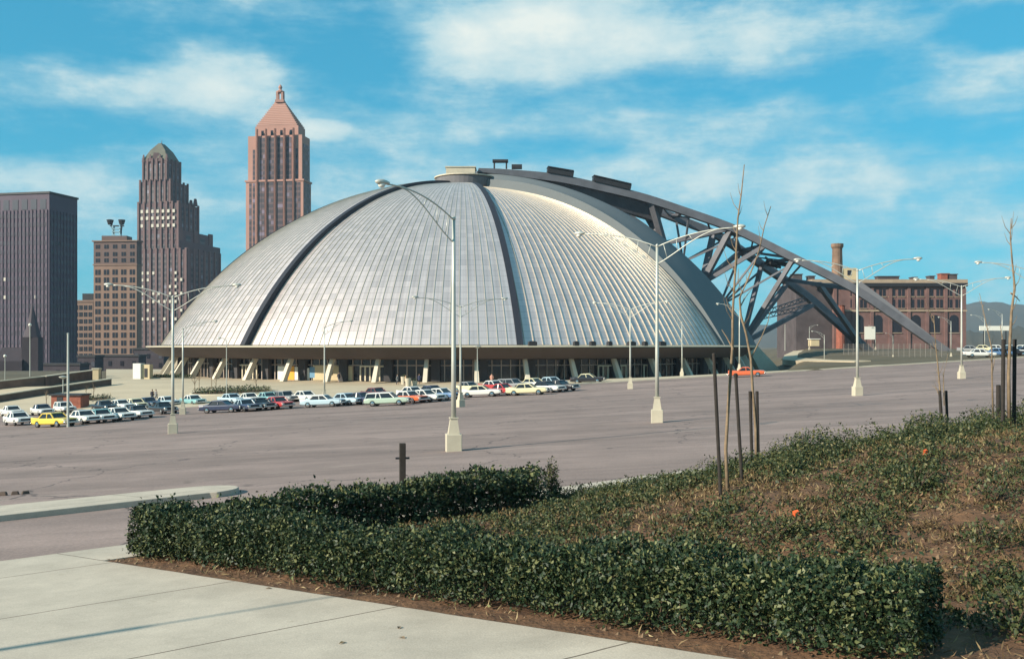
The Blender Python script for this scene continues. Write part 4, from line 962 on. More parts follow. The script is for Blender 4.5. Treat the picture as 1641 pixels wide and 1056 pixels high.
# beige office
B = Block(150, 219, 226, 560, 6); t = thing('beige_office_block', 'beige gridded office block with twin rooftop horns, left of the stepped tower', 'building', (B.P.x, B.P.y, -25))
M_be = mat('beige_masonry', (.22, .138, .102), .85, var=.12, vscale=.06); M_bedk = mat('brown_masonry', (.13, .085, .075), .85, var=.12, vscale=.06)
b = MB(); B.box(b, -5, B.z(424)); b.build('wall', M_be, t, world=True); b = MB(); B.box(b, B.z(424), B.z(387)); b.build('upper_wall', M_bedk, t, world=True); b = MB(); B.box(b, -25, -5); b.build('base_wall', M_bedk, t, world=True); b = MB(); B.box(b, B.z(387), B.z(385), -.7); B.box(b, B.z(425), B.z(423), -.4); b.build('cornice', M_be, t, world=True)
rows = [B.z(436) - k * 4.35 for k in range(11)]; cols = [.1 + .2 * k for k in range(5)]
B.windows(t, 'front', cols, rows, 3.1, 2.9, [G_dark], pair=True); B.windows(t, 'front', cols, [B.z(395), B.z(407), B.z(417)], 2.6, 2.2, [G_dark], name='attic_window', pair=True)
b = MB(); c = B.P + B.u * B.W * .62 + B.v * 8; b.box((c.x, c.y, B.z(382)), (14, 8, 4)); b.build('roof_house', M_bedk, t, world=True)
b = MB()
for dx in (-2.6, 2.6): b.tube([(c.x + dx * .8, c.y, B.z(372)), (c.x + dx * 1.0, c.y, B.z(360)), (c.x + dx * 1.1 - .4, c.y, B.z(355))], [.4, .5, .6], 8); b.lathe([(1.2, 0), (2.0, 2.6), (1.7, 2.8), (.3, 2.0)], (c.x + dx * 1.25 - .6, c.y, B.z(357)), 10)
b.box((c.x, c.y, B.z(359)), (7.6, 1.4, .6)); b.build('horn', M_dark, t, world=True)
b = MB(); 
for dx in (-2, 2):
    for dy in (-1.2, 1.2): b.box((c.x + dx, c.y + dy, B.z(371)), (.5, .5, 8.5))
for z in (364, 369): b.box((c.x, c.y, B.z(z)), (4.5, 2.9, .35))
b.build('frame', mat('pale_blue_steel', (.30, .48, .55), .5), t, world=True)
B2_ = Block(118, 149, 151, 620, 4); t = thing('low_beige_building', 'low beige building seen between the dark tower and the beige office block', 'building', (B2_.P.x, B2_.P.y, -25))
b = MB(); B2_.box(b, -25, B2_.z(482)); b.build('wall', M_be, t, world=True); b = MB(); B2_.box(b, B2_.z(484), B2_.z(481), -.5); b.build('cornice', M_be, t, world=True); B2_.windows(t, 'front', [.14, .38, .62, .86], [B2_.z(493) - 4.2 * k for k in range(9)], 2.2, 2.7, [G_dark], pair=True)
b = MB(); c = B2_.P + B2_.u * B2_.W * .35 + B2_.v * 5; b.box((c.x, c.y, B2_.z(476)), (7.5, 5, 4.5)); b.build('roof_house', M_dark, t, world=True)
# stepped tower with a steep copper roof
t = None; Yk = 660; M_kop = mat('plum_limestone', (.115, .074, .080), .85, var=.15, vscale=.06); M_kopd = mat('pier_limestone', (.15, .094, .092), .85, var=.12, vscale=.06)
S_kop = strip_mat('dark_window_strip', (.022, .02, .028), (.085, .06, .066), 3.7, .55)
tiers = [(221, 300, 353, 400, 640), (221, 287, 353, 385, 400), (221, 287, 338, 368, 385), (221, 287, 318, 325, 368), (224, 274, 301, 290, 325), (229, 268, 289, 256, 290)]
pk = Block(221, 300, 353, Yk, 12); t = thing('stepped_tower', 'dark plum stepped skyscraper with a steep pointed green roof', 'building', (pk.P.x, pk.P.y, -25))
wl = MB(); prs = MB(); tb = []
for i, (xl, xe, xr, y0, y1) in enumerate(tiers):
    Bk = Block(xl, xe, xr, Yk + i * 1.5, 12); tb.append((Bk, y0, y1)); Bk.box(wl, -25 if i == 0 else Bk.z(y1) - 2, Bk.z(y0))
    nb = [8, 7, 7, 7, 6, 5][i]
    Bk.strips(t, 'front', .05, .95, nb, Bk.z(y1) if i else -15, Bk.z(y0) - 2.5, Bk.W / nb * .42, S_kop); Bk.piers(prs, 'front', .02, .98, nb + 1, Bk.z(y1) if i else -15, Bk.z(y0) + 1.2, Bk.W / nb * .30, .8)
    nr = [6, 0, 2, 4, 4, 3][i]
    if nr: Bk.strips(t, 'right', .06, .94, nr, Bk.z(y1) if i else -15, Bk.z(y0) - 2.5, Bk.D / nr * .3, S_kop); Bk.piers(prs, 'right', .02, .98, nr + 1, Bk.z(y1) if i else -15, Bk.z(y0) + 1.2, Bk.D / nr * .25, .6)
wl.build('wall', M_kop, t, world=True); prs.build('pier', M_kopd, t, world=True)
tb[3][0].windows(t, 'front', [(k + .5) / 7 * .9 + .05 for k in range(7)], [tb[3][0].z(y) for y in (338, 349, 361, 371, 383)], 1.7, 2.1, [G_lit], name='blind_window', skip=.15, proud=.95)
tb[0][0].windows(t, 'front', [(k + .5) / 8 * .9 + .05 for k in range(8)], [tb[0][0].z(y) for y in (437, 448, 459, 470, 483, 497, 511)], 1.5, 1.9, [G_lit], name='blind_window', skip=.3, proud=.95, seed=8)
Bk = tb[5][0]; b = MB(); z0 = Bk.z(256); ctr = Bk.P + Bk.u * Bk.W / 2 + Bk.v * Bk.D / 2
def ringat(sx, sy, z): return [ctr + Bk.u * Bk.W / 2 * a * sx + Bk.v * Bk.D / 2 * c_ * sy + Vector((0, 0, z)) for a, c_ in ((-1, -1), (-1, 1), (1, 1), (1, -1))]
b.loft([ringat(1, 1, z0), ringat(.84, .86, z0 + 3.0), ringat(.60, .64, z0 + 7.2), ringat(.10, .30, z0 + 12.2)]); b.build('roof', mat('copper_roof', (.095, .095, .07), .7, var=.2, vscale=.2), t, world=True)
b = MB()
for a in (-.95, -.4, .4, .95): q = ctr + Bk.u * Bk.W / 2 * a - Bk.v * Bk.D / 2 * .98; b.box((q.x, q.y, z0 + 1.4), (2.0, 2.0, 4.8), 0, .3)
q = ctr - Bk.v * Bk.D * .4; b.box((q.x, q.y, z0 + 2.5), (5.2, 3, 5), R(12), .6); b.tube([(ctr.x, ctr.y, z0 + 12), (ctr.x, ctr.y, z0 + 15)], [.3, .08], 6); b.build('dormer', M_kopd, t, world=True)
b = MB()
for px, py in ((313, 325), (306, 327)): q = at(px, py, Yk + 22); b.box((q.x, q.y, q.z), (2.6, 3, 5), 0, .5)
b.build('pinnacle', M_kop, t, world=True)
# pink tower with stepped pyramid
Yg = 646; Bg = Block(394, 486, 498.5, Yg, 9); t = thing('pink_tower', 'tall pink stone skyscraper with a stepped pyramid top and lantern', 'building', (Bg.P.x, Bg.P.y, -25))
M_gulf = mat('pink_limestone', (.40, .215, .170), .85, var=.08, vscale=.05); S_g = strip_mat('tower_window_strip', (.022, .015, .025), (.085, .048, .052), 3.55, .62)
b = MB(); Bg.box(b, -25, Bg.z(289)); Bu = Block(397.5, 484, 496.5, Yg + 1, 9); Bu.box(b, Bg.z(289) - 2, Bu.z(216)); Bt = Block(409, 478, 489, Yg + 3, 9); Bt.box(b, Bu.z(216) - 2, Bt.z(201)); wlg = b.build('wall', M_gulf, t, world=True)
for (Bx, y0, y1) in ((Bg, 289, 560), (Bu, 226, 287)):
    for a0, a1 in ((.185, .30), (.345, .46), (.505, .62), (.665, .78)): Bx.strips(t, 'front', a0 + .01, a1 - .01, 2, Bx.z(y1), Bx.z(y0 if Bx is Bg else 219), Bx.W * .052, S_g, proud=.15)
    Bx.strips(t, 'front', .045, .145, 2 if Bx is Bg else 1, Bx.z(y1), Bx.z(y0 + (3 if Bx is Bg else 12)), Bx.W * .042, S_g); Bx.strips(t, 'front', .83, .95, 2 if Bx is Bg else 1, Bx.z(y1), Bx.z(y0 + (3 if Bx is Bg else 12)), Bx.W * .042, S_g)
    Bx.strips(t, 'right', .1, .9, 5, Bx.z(y1), Bx.z(y0 + 3), Bx.D * .08, S_g)
b = MB()
for fr in (.165, .322, .4825, .6425, .80): Bg.piers(b, 'front', fr, fr + .0001, 2, -20, Bg.z(205), Bg.W * .024, 1.1)
for z0, z1 in ((287, 290),): Bg.box(b, Bg.z(z1), Bg.z(z0), -.55)
b.build('pier', M_gulf, t, world=True)
Bt.windows(t, 'front', [.17, .39, .61, .83], [Bt.z(212)], 1.6, 3.2, [G_dark], name='attic_window')
b = MB(); ctr = Bt.P + Bt.u * Bt.W / 2 + Bt.v * Bt.D / 2; nst = 13; zt0, zt1 = Bt.z(201), Bt.z(160)
for k in range(nst):
    f0 = 1 - (k / nst) * .80; h = (zt1 - zt0) / nst
    q = [ctr + Bt.u * Bt.W / 2 * a * f0 * .93 + Bt.v * Bt.D / 2 * c_ * f0 for a, c_ in ((-1, -1), (-1, 1), (1, 1), (1, -1))]
    f1 = f0 - .004; q1 = [ctr + Bt.u * Bt.W / 2 * a * f1 * .93 + Bt.v * Bt.D / 2 * c_ * f1 for a, c_ in ((-1, -1), (-1, 1), (1, 1), (1, -1))]
    qm = [ctr + (p - ctr) * 1.035 for p in q]
    b.mi = 0; b.loft([[p + Vector((0, 0, zt0 + h * k + .02)) for p in q], [p + Vector((0, 0, zt0 + h * (k + .72))) for p in q]])
    b.mi = 1; b.loft([[p + Vector((0, 0, zt0 + h * (k + .72))) for p in qm], [p + Vector((0, 0, zt0 + h * (k + 1))) for p in qm]])
b.build('pyramid_roof', [M_gulf, mat('coping_limestone', (.52, .31, .25), .8)], t, world=True)
b = MB(); 
for a in range(4): q = ctr + Vector((math.cos(R(45 + 90 * a)), math.sin(R(45 + 90 * a)), 0)) * 2.3; b.box((q.x, q.y, (Bt.z(160) + Bt.z(144)) / 2), (1.3, 1.3, Bt.z(144) - Bt.z(160)))
b.box((ctr.x, ctr.y, Bt.z(158.5)), (5.6, 5.6, 1.6)); b.lathe([(2.7, 0), (2.8, .7), (1.0, 1.8), (.8, 2.5), (1.25, 3.0), (1.3, 3.7), (.8, 4.6), (.1, 5.4)], (ctr.x, ctr.y, Bt.z(144)), 10); b.build('lantern', M_gulf, t, world=True)
# church silhouette and dark city blocks
M_city = mat('dark_city_brick', (.050, .040, .048), .9, var=.25, vscale=.1)
p = at(52, 600, 300); t = thing('church', 'small dark church with a pointed steeple in front of the dark office tower', 'church', p, R(8)); b = MB(); b.box((0, 0, 5), (4.6, 4.6, 12)); b.build('tower', M_city, t)
b = MB(); b.lathe([(2.6, 11), (1.2, 16), (.1, 21)], n=8); b.build('steeple', mat('steeple_slate', (.07, .055, .065), .8), t); b = MB(); b.loft([[(-9, -3, -2), (-2, -3, -2), (-2, 6, -2), (-9, 6, -2)], [(-9, -3, 4), (-2, -3, 4), (-2, 6, 4), (-9, 6, 4)], [(-9, 1.4, 8), (-2, 1.4, 8), (-2, 1.6, 8), (-9, 1.6, 8)]]); b.build('nave', M_city, t)
for i, (x0, x1, y0, Y, lab) in enumerate(((-60, 30, 598, 310, 'low dark gabled house at the left edge below the church'), (58, 128, 585, 330, 'low dark flat roofed block under the dark office tower'), (124, 152, 572, 345, 'narrow dark block under the low beige building'), (150, 222, 571, 360, 'low dark block under the beige office block'), (214, 262, 560, 380, 'low dark block under the stepped tower behind the arena eave'))):
    Bc = Block(x0, x1, x1 + 4, Y, 5); t = thing('low_city_block', lab, 'building', (Bc.P.x, Bc.P.y, -25)); b = MB(); Bc.box(b, -25, Bc.z(y0)); b.build('wall', M_city, t, world=True)
    b = MB(); Bc.box(b, Bc.z(y0) - .1, Bc.z(y0) + .6, -.3); b.build('roof', M_dark, t, world=True); Bc.windows(t, 'front', list(np.linspace(.1, .9, max(3, int(Bc.W / 4)))), [Bc.z(y0) - 2.5 - 3.4 * k for k in range(2)], 1.2, 1.7, [G_mid, G_dark, G_dark], seed=i)

# long brick building at the right
Yb = 330; zb = lambda py: -(py - HY) / F * Yb; xb = lambda px: (px - CX) / F * Yb
t = thing('brick_building', 'long sooty red brick building with arched windows and a pale cornice', 'building', (xb(1336), Yb, -4))
b = MB(); b.box(((xb(1336) + xb(1547)) / 2, Yb + 12, (zb(455) - 4) / 2), (xb(1547) - xb(1336), 24, zb(455) + 4)); b.build('wall', M_brick2, t, world=True)
b = MB(); b.box((xb(1307), Yb + 13.5, (zb(453) - 4) / 2), (xb(1336) - xb(1278), 24, zb(453) + 4)); b.build('side_wing', M_brickd, t, world=True)
M_corn = mat('pale_stone', (.36, .27, .19), .85, var=.15, vscale=.4); b = MB(); b.box(((xb(1300) + xb(1549)) / 2, Yb + 11.4, zb(451)), (xb(1549) - xb(1300), 24.6, 1.2)); b.box(((xb(1336) + xb(1549)) / 2, Yb - .15, zb(498)), (xb(1549) - xb(1336), .5, .5)); b.build('cornice', M_corn, t, world=True)
b = MB(); b.box(((xb(1300) + xb(1549)) / 2, Yb - .4, zb(456.5)), (xb(1549) - xb(1300), 1.2, 1.1)); b.build('eaves', M_dark, t, world=True)
cols = np.linspace(1368, 1536, 12)
wm_ = MB(); 
def wbox(name, px, y0, y1, w, arch=False, m=G_dark):
    b = MB(); z0, z1 = zb(y1), zb(y0); x = xb(px); prof_ = [(-w / 2, z0), (w / 2, z0), (w / 2, z1)]
    if arch: prof_ += [(w / 2 * math.cos(a), z1 + w / 2 * math.sin(a)) for a in np.linspace(.3, math.pi - .3, 7)]
    prof_.append((-w / 2, z1)); b.loft([[(x + a, y, z) for a, z in prof_] for y in (Yb - .10, Yb + .3)]); o = b.build(name, m, t, world=True)
    b = MB(); b.box((x, Yb - .16, z0 - .1), (w + .4, .24, .22)); b.build('sill', M_corn, o, world=True); return o
for c in cols:
    for dx in (-3, 3): wbox('window', c + dx, 464, 475, .85); wbox('window', c + dx, 480, 494, .85)
for c in cols[::2] + 8: wbox('arched_window', c, 512, 533, 3.0, True)
b = MB()
for c in np.linspace(1338, 1545, 8): b.box((xb(c), Yb - .1, (zb(456) - 4) / 2), (1.0, .55, zb(458) + 4))
b.build('pilaster', M_brick2, t, world=True)
b = MB(); b.box(((xb(1355) + xb(1378)) / 2, Yb + 6, zb(440)), (xb(1378) - xb(1355), 6, zb(429) - zb(452))); tw = b.build('roof_tower', M_beige, t, world=True); b = MB(); b.box((xb(1366), Yb + 2.95, zb(436)), (1.3, .2, 1.6)); b.build('window', G_dark, tw, world=True)
b = MB(); b.lathe([(1.9, zb(455)), (1.6, zb(398)), (1.62, zb(397)), (2.0, zb(394)), (2.0, zb(389)), (1.2, zb(389))], (xb(1348), Yb + 4, 0), 14); b.build('chimney', mat('chimney_brick', (.20, .125, .085), .9, var=.3, vscale=.5), t, world=True)
b = MB(); b.lathe([(1.5, -4), (1.35, zb(492)), (1.6, zb(490))], (xb(1343), Yb - 2.6, 0), 12); b.build('stack', M_brick, t, world=True)
for px, w, h in ((1286, 3, 2.2), (1309, 2, 1.6), (1434, 7, 1.5), (1526, 2.6, 2.4), (1538, 3.2, 2.2), (1505, 1.6, 1.6), (1477, 1.4, 1.2)):
    b = MB(); b.box((xb(px), Yb + 7, zb(449) + h / 2), (w, 3, h)); b.box((xb(px), Yb + 7, zb(449) + h + .1), (w + .5, 3.5, .25)); b.build('roof_vent', M_brickd if px != 1526 else M_brick, t, world=True)
B_ = MB(); 
for px, py, w, h, Y, lab in ((1394, 536, 2.6, 3.2, 250, 'small white sign board in front of the brick building'), (1304, 544, 2.4, 1.8, 300, 'small cream shed below the left wing of the brick building')):
    p = at(px, py + 10, Y); t = thing('sign_board' if 'sign' in lab else 'shed', lab, 'sign' if 'sign' in lab else 'shed', p)
    if 'sign' in lab:
        b = MB(); b.box((0, 0, 1.9), (w, .2, h)); b.build('board', M_white, t)
        for dx in (-.8, .8): b = MB(); b.box((dx, .2, .2), (.15, .15, 3)); b.build('leg', M_dark, t)
    else: b = MB(); b.box((0, 0, .8), (w, 3, h)); b.build('wall', M_beige, t); b = MB(); b.box((0, 0, 1.98), (w + .5, 3.5, .2)); b.build('roof', M_white, t)
p = at(1595, 545, 240); t = thing('roadside_board', 'long low white roadside board on two posts at the right', 'sign', p); b = MB(); b.box((0, 0, 2.8), (7.5, .3, 1.1)); b.build('board', M_white, t)
for dx in (-2.6, 2.6): b = MB(); b.box((dx, .2, 0), (.2, .2, 5)); b.build('leg', M_dark, t)
# mesh fence on the slope
fx = [(1352, 236), (1392, 222), (1432, 205), (1475, 196), (1518, 188)]
P = [Vector(((px - CX) / F * Y, Y, 0)) for px, Y in fx]
for p in P: p.z = float(land_z(p.x, p.y))
t = thing('wire_fence', 'grey wire mesh fence on the grass slope in front of the brick building', 'fence', P[0]); M_wire = mat('wire', (.22, .20, .18), .6, metal=.3)
b = MB()
for i in range(len(P) - 1):
    n = 5
    for k in range(n): q = P[i].lerp(P[i + 1], k / n); pb = MB(); pb.tube([q - Vector((0, 0, .3)), q + Vector((0, 0, 2.6))], .05, 6); pb.build('post', M_wire, t, world=True)
    L_ = int((P[i + 1] - P[i]).length / .35)
    for k in range(L_): q = P[i].lerp(P[i + 1], k / L_); b.beam(q, q + Vector((0, 0, 2.5)), .018, .018)
    for z in np.linspace(.1, 2.5, 8): b.beam(P[i] + Vector((0, 0, z)), P[i + 1] + Vector((0, 0, z)), .02, .02)
b.build('mesh', M_wire, t, world=True)
# curving road and grass mound at the right
road = MB(); rings = []
for X_, Y_, w_ in ((100, 350, 5), (82, 300, 5), (70, 258, 4.5), (64, 232, 4), (61, 212, 4), (60.5, 198, 4), (63, 184, 4)):
    rings.append((Vector((X_ + .6, Y_, 0)), w_ * .8))
pp = []
for i, (c, w_) in enumerate(rings):
    d = (rings[min(i + 1, 6)][0] - rings[max(0, i - 1)][0]).normalized(); n = Vector((-d.y, d.x, 0)) * w_ / 2
    l_, r_ = c - n, c + n; zl, zr = float(land_z(l_.x, l_.y)), float(land_z(r_.x, r_.y)); zl = max(zl, zr - .5); pp.append([l_ + Vector((0, 0, zl - 1)), l_ + Vector((0, 0, zl + .2)), r_ + Vector((0, 0, zr + .2)), r_ + Vector((0, 0, zr - 1))])
road.loft(pp); tag(road.build('road', M_plaza), kind='structure')
M_hill = mat('wooded_hill', (.040, .050, .046), .95, col2=(.075, .068, .052), vscale=.004, bump=1.0, bscale=.05)
def hills(name, pts, Y, depth=900):
    b = MB(); xs_ = np.linspace(pts[0][0], pts[-1][0], 90); ys_ = np.interp(xs_, [p[0] for p in pts], [p[1] for p in pts])
    ys_ = ys_ + np.cumsum(rng.normal(0, .35, 90)) * .6; rings = []
    for x, y in zip(xs_, ys_):
        q = at(x, y, Y); zt = q.z; prof_ = []
        for k, f in enumerate((0, .25, .55, .85, 1.0, .8, 0)):
            prof_.append((q.x * (1 + (k - 4) * .06), Y + (k - 4) * depth / 5, -30 + (zt + 30) * f + rng.normal(0, 1.5) * (0 < k < 6)))
        rings.append(prof_)
    b.loft(rings, caps=False, closed=False); o = b.build(name, M_hill, smooth=True); return tag(o, kind='structure')
hills('hill_range', [(1000, 550), (1150, 528), (1215, 520), (1260, 524), (1330, 528), (1450, 500), (1545, 486), (1580, 484), (1641, 488), (1760, 480), (2000, 505)], 2600)
hills('hill_range', [(1380, 560), (1480, 538), (1545, 534), (1600, 528), (1650, 525), (1800, 530), (2000, 545)], 900, 300)

# ------------------------------------------------------------------ foreground planting
def hedge(name, label, O, d, nrm, length, width, height, nleaf, size, fun, seed):
    """a clipped hedge: leaves crowd in the outer shell, stems stand inside"""
    r_ = np.random.default_rng(seed); t = thing(name, label, 'hedge', (float(O[0]), float(O[1]), float(fun(*O))), 0, 'clipped hedges')
    n = nleaf; s_ = r_.uniform(0, 1, n) * length; side = r_.choice(5, n, p=[.36, .30, .20, .10, .04])
    a = r_.uniform(0, 1, n); c = r_.uniform(0, 1, n); ins = np.abs(r_.normal(0, .055, n))
    w = np.empty(n); h = np.empty(n)
    bulge = .05 * np.sin(s_ * 2.3 + seed) + .04 * np.sin(s_ * 5.1 + 1) + .03 * np.sin(s_ * 9.7 + 2)
    hh = height + .06 * np.sin(s_ * 1.7 + seed) + .045 * np.sin(s_ * 4.3) + .04 * np.sin(s_ * 11 + np.sin(s_ * 3))
    m0 = side == 0; w[m0] = ins[m0] - bulge[m0]; h[m0] = (hh * (a ** .8))[m0]
    m1 = side == 1; w[m1] = (a * width)[m1]; h[m1] = (hh - ins)[m1]
    m2 = side == 2; w[m2] = width - ins[m2] + bulge[m2] * .6; h[m2] = (hh * a ** .8)[m2]
    m3 = side == 3; w[m3] = (a * width)[m3]; h[m3] = (hh * c)[m3]
    m4 = side == 4; s_[m4] = np.where(c[m4] < .5, ins[m4], length - ins[m4]); w[m4] = (a * width)[m4]; h[m4] = hh[m4] * r_.uniform(0, 1, m4.sum())
    # round the upper edges and the ends, thin out the foot
    k = np.clip((h / height - .78) / .22, 0, 1) ** 2 * .10; w = w + np.where(w < width / 2, k, -k)
    end = np.minimum(s_, length - s_); sq = np.clip(1 - end / .35, 0, 1) ** 2 * .22; w = width / 2 + (w - width / 2) * (1 - sq)
    h = np.where(h < .16 * height, h + r_.uniform(0, .18, n) * height, h)
    spr = r_.random(n) < .06; h = h + spr * r_.uniform(0, .20, n) * (side == 1); w = w + (r_.random(n) < .05) * r_.uniform(-.12, .05, n) * (side == 0)
    keep = r_.random(n) < np.clip(.40 + .85 * (np.sin(s_ * 3.1 + h * 7) * np.sin(s_ * 1.3 + 2 + w * 5) * .5 + .5), 0, 1)
    s_, w, h = s_[keep], w[keep], h[keep]
    X = O[0] + d[0] * s_ + nrm[0] * w; Y = O[1] + d[1] * s_ + nrm[1] * w; Z = fun(X, Y) + h
    pts = np.stack([X, Y, Z], -1) - np.array(t.location)
    leaves('foliage', pts, size, M_leaf, t, up=.25, aspect=.52, jitter=.62)
    b = MB(); ns = int(length * 9)
    for _ in range(ns):
        q = r_.uniform(.05, 1) * length * .97; ww = r_.uniform(.12, .9) * width; x, y = O[0] + d[0] * q + nrm[0] * ww, O[1] + d[1] * q + nrm[1] * ww; z = float(fun(x, y))
        lx, ly = r_.normal(0, .10, 2); hh_ = r_.uniform(.55, .9) * height
        p0_ = Vector((x, y, z - .05)) - t.location; b.tube([p0_, p0_ + Vector((lx * .6, ly * .6, hh_ * .5)), p0_ + Vector((lx, ly, hh_))], [.013, .009, .004], 5)
        p1 = p0_ + Vector((lx * .3, ly * .3, hh_ * .25)); b.tube([p1, p1 + Vector((r_.normal(0, .12), r_.normal(0, .12), hh_ * .45))], [.008, .003], 4)
    st_ = b.build('stem', M_twig, t); st_['kind'] = 'stuff'
    # dark inner twig mass
    m = int(nleaf * .28); s2 = r_.uniform(.1, length - .1, m); w2 = r_.uniform(.16, .84, m) * width; h2 = r_.uniform(.2, .92, m) * height
    X = O[0] + d[0] * s2 + nrm[0] * w2; Y = O[1] + d[1] * s2 + nrm[1] * w2; leaves('inner_foliage', np.stack([X, Y, fun(X, Y) + h2], -1) - np.array(t.location), size * 1.5, M_leaf, t, up=.1, aspect=.6)
    return t
hedge('hedge', 'long near hedge of glossy dark leaves running along the pavement edge', np.array([-7.14, 18.7]) + E1 * -.75 + NE * .45, E1, NE, 14.8, 1.15, .86, 86000, .054, bed_z, 1)
hedge('hedge', 'rear hedge along the road, running from the corner away to the right', np.array(fl(.0, -.3)), D2, NF, 9.2, 1.0, .90, 26000, .075, bed_z, 2)

# low shrubs and ground cover
def in_bed(X, Y): e, f = ef(X, Y); return (e > 1.9) & (f > .1)
def clumps(n, cond, hr, wr, size, lv, seed, dens=None):
    r_ = np.random.default_rng(seed); out_ = []; c = 0
    while c < n:
        tq, sq_ = r_.uniform(0, 27), r_.uniform(0, 42); x, y = P0 + E1 * tq + D2 * sq_
        if x > y * .54 + .5 or y < 6.5 or not in_bed(x, y) or not cond(x, y, r_): continue
        c += 1; hgt = r_.uniform(*hr); wd = r_.uniform(*wr); m = int(lv * r_.uniform(.6, 1.4)); 
        th = r_.uniform(0, 6.28, m); rr = np.sqrt(r_.uniform(0, 1, m)); px = x + wd * rr * np.cos(th); py = y + wd * rr * np.sin(th)
        hh = hgt * np.sqrt(np.clip(1 - rr ** 2, .05, 1)) * r_.uniform(.35, 1.1, m)
        out_.append(np.stack([px, py, bed_z(px, py) + hh], -1))
    return np.concatenate(out_)
def patch(x, y): return math.sin(x * .9 + 1.3) * math.sin(y * .7 + .4) + .6 * math.sin(x * 2.1 - y * 1.4)
crest = lambda x, y, r_: (ef(x, y)[1] < 5.5 and x > 3 + r_.uniform(-1.5, 1.5)) 
mid = lambda x, y, r_: patch(x, y) > r_.uniform(-.1, .8)
low = lambda x, y, r_: r_.random() < .62 + .3 * patch(x, y)
pts = np.concatenate([clumps(190, crest, (.22, .5), (.25, .55), .06, 190, 11), clumps(130, lambda x, y, r_: ef(x, y)[1] < 7 and x > 5.5 + r_.uniform(-1, 1), (.4, .85), (.3, .6), .07, 300, 15), clumps(330, mid, (.12, .34), (.18, .45), .055, 110, 12), clumps(1700, low, (.05, .18), (.10, .36), .05, 46, 13), clumps(260, lambda x, y, r_: ef(x, y)[1] < 1.6 and x > 1.0, (.18, .42), (.2, .4), .055, 120, 14)])
o = leaves('ground_cover', pts, .062, M_leaf2, None, up=.5, aspect=.5, jitter=.5); tag(o, 'dense low evergreen ground cover on the brown soil bed', 'ground cover', kind='stuff')
M_dry = leaf_mat('dry_weeds', (.045, .028, .014), (.13, .085, .038), (.30, .22, .11), .8)
o = leaves('dry_weeds', clumps(1500, lambda x, y, r_: r_.random() < .6 - .3 * patch(x, y), (.04, .16), (.08, .30), .05, 42, 21), .075, M_dry, None, up=.9, aspect=.22, jitter=.6); tag(o, 'brown withered weeds between the green ground cover', 'weeds', kind='stuff')
# dry straw and litter on the soil
m = 70000; tq, sq_ = rng.uniform(0, 27, m), rng.uniform(0, 42, m); X = P0[0] + E1[0] * tq + D2[0] * sq_; Y = P0[1] + E1[1] * tq + D2[1] * sq_; k = (Y > 6) & (X < .54 * Y + .5) & (ef(X, Y)[0] > .1) & (ef(X, Y)[1] > .1) & (np.sin(X * 1.7) * np.sin(Y * 1.3 + 1) > rng.uniform(-.9, .6, m)); X, Y = X[k], Y[k]
M_straw = leaf_mat('dry_straw', (.10, .06, .03), (.24, .17, .085), (.40, .31, .17), .8); o = leaves('dry_straw', np.stack([X, Y, bed_z(X, Y) + .01], -1), .13, M_straw, None, up=.3, aspect=.12); tag(o, 'dry straw and dead leaves scattered over the soil', 'straw', kind='stuff')
m = 12000; tq, sq_ = rng.uniform(0, 27, m), rng.uniform(0, 40, m); X = P0[0] + E1[0] * tq + D2[0] * sq_; Y = P0[1] + E1[1] * tq + D2[1] * sq_; b = MB()
for x, y in zip(X, Y):
    if x > .54 * y or y < 6.5 or ef(x, y)[0] < .15 or ef(x, y)[1] < .1: continue
    r = abs(rng.normal(0, .02)) + .012; z = float(bed_z(x, y)); b.add([(x - r, y, z), (x, y - r * .8, z), (x + r, y, z + r * .2), (x, y + r, z), (x + r * .2, y, z + r)], [(0, 1, 4), (1, 2, 4), (2, 3, 4), (3, 0, 4)])
o = b.build('stones', mat('clods', (.17, .11, .065), .9, var=.4, vscale=3)); tag(o, 'small stones and clods of earth on the bed', 'stones', kind='stuff')
# recognisable low shrubs
for i, (px, py, hgt, wd, lab) in enumerate(((1385, 880, .42, .42, 'low dark shrub just behind the right end of the near hedge'), (1245, 865, .40, .5, 'low shrub behind the middle of the near hedge, left of the orange scrap'), (1590, 880, .38, .45, 'spreading low shrub on the soil at the right edge'), (1470, 790, .45, .42, 'low shrub in the middle of the soil bed under the crest'), (1600, 800, .5, .5, 'leafy shrub at the right edge below the crest'), (1625, 1010, .45, .42, 'leafy shrub at the bottom right corner'), (885, 800, .95, .22, 'narrow upright shrub at the right end of the rear hedge'), (1285, 722, .6, .4, 'upright leafy shrub on the crest right of the staked saplings'))):
    p = hit(px, py, bed_z); t = thing('low_shrub', lab, 'shrub', p, 0, 'low shrubs in the bed'); m = int(900 * hgt)
    th = rng.uniform(0, 6.28, m); rr = np.sqrt(rng.uniform(0, 1, m)); zz_ = hgt * np.sqrt(np.clip(1 - rr ** 2, .05, 1)) * rng.uniform(.2, 1.1, m)
    leaves('foliage', np.stack([wd * rr * np.cos(th), wd * rr * np.sin(th), zz_], -1), .065, M_leaf2, t, up=.5, aspect=.5); b = MB()
    for _ in range(9): a = rng.uniform(0, 6.28); b.tube([(0, 0, -.05), (wd * .3 * math.cos(a), wd * .3 * math.sin(a), hgt * .5), (wd * .7 * math.cos(a), wd * .7 * math.sin(a), hgt * .9)], [.012, .008, .003], 5)
    b.build('stem', M_twig, t)
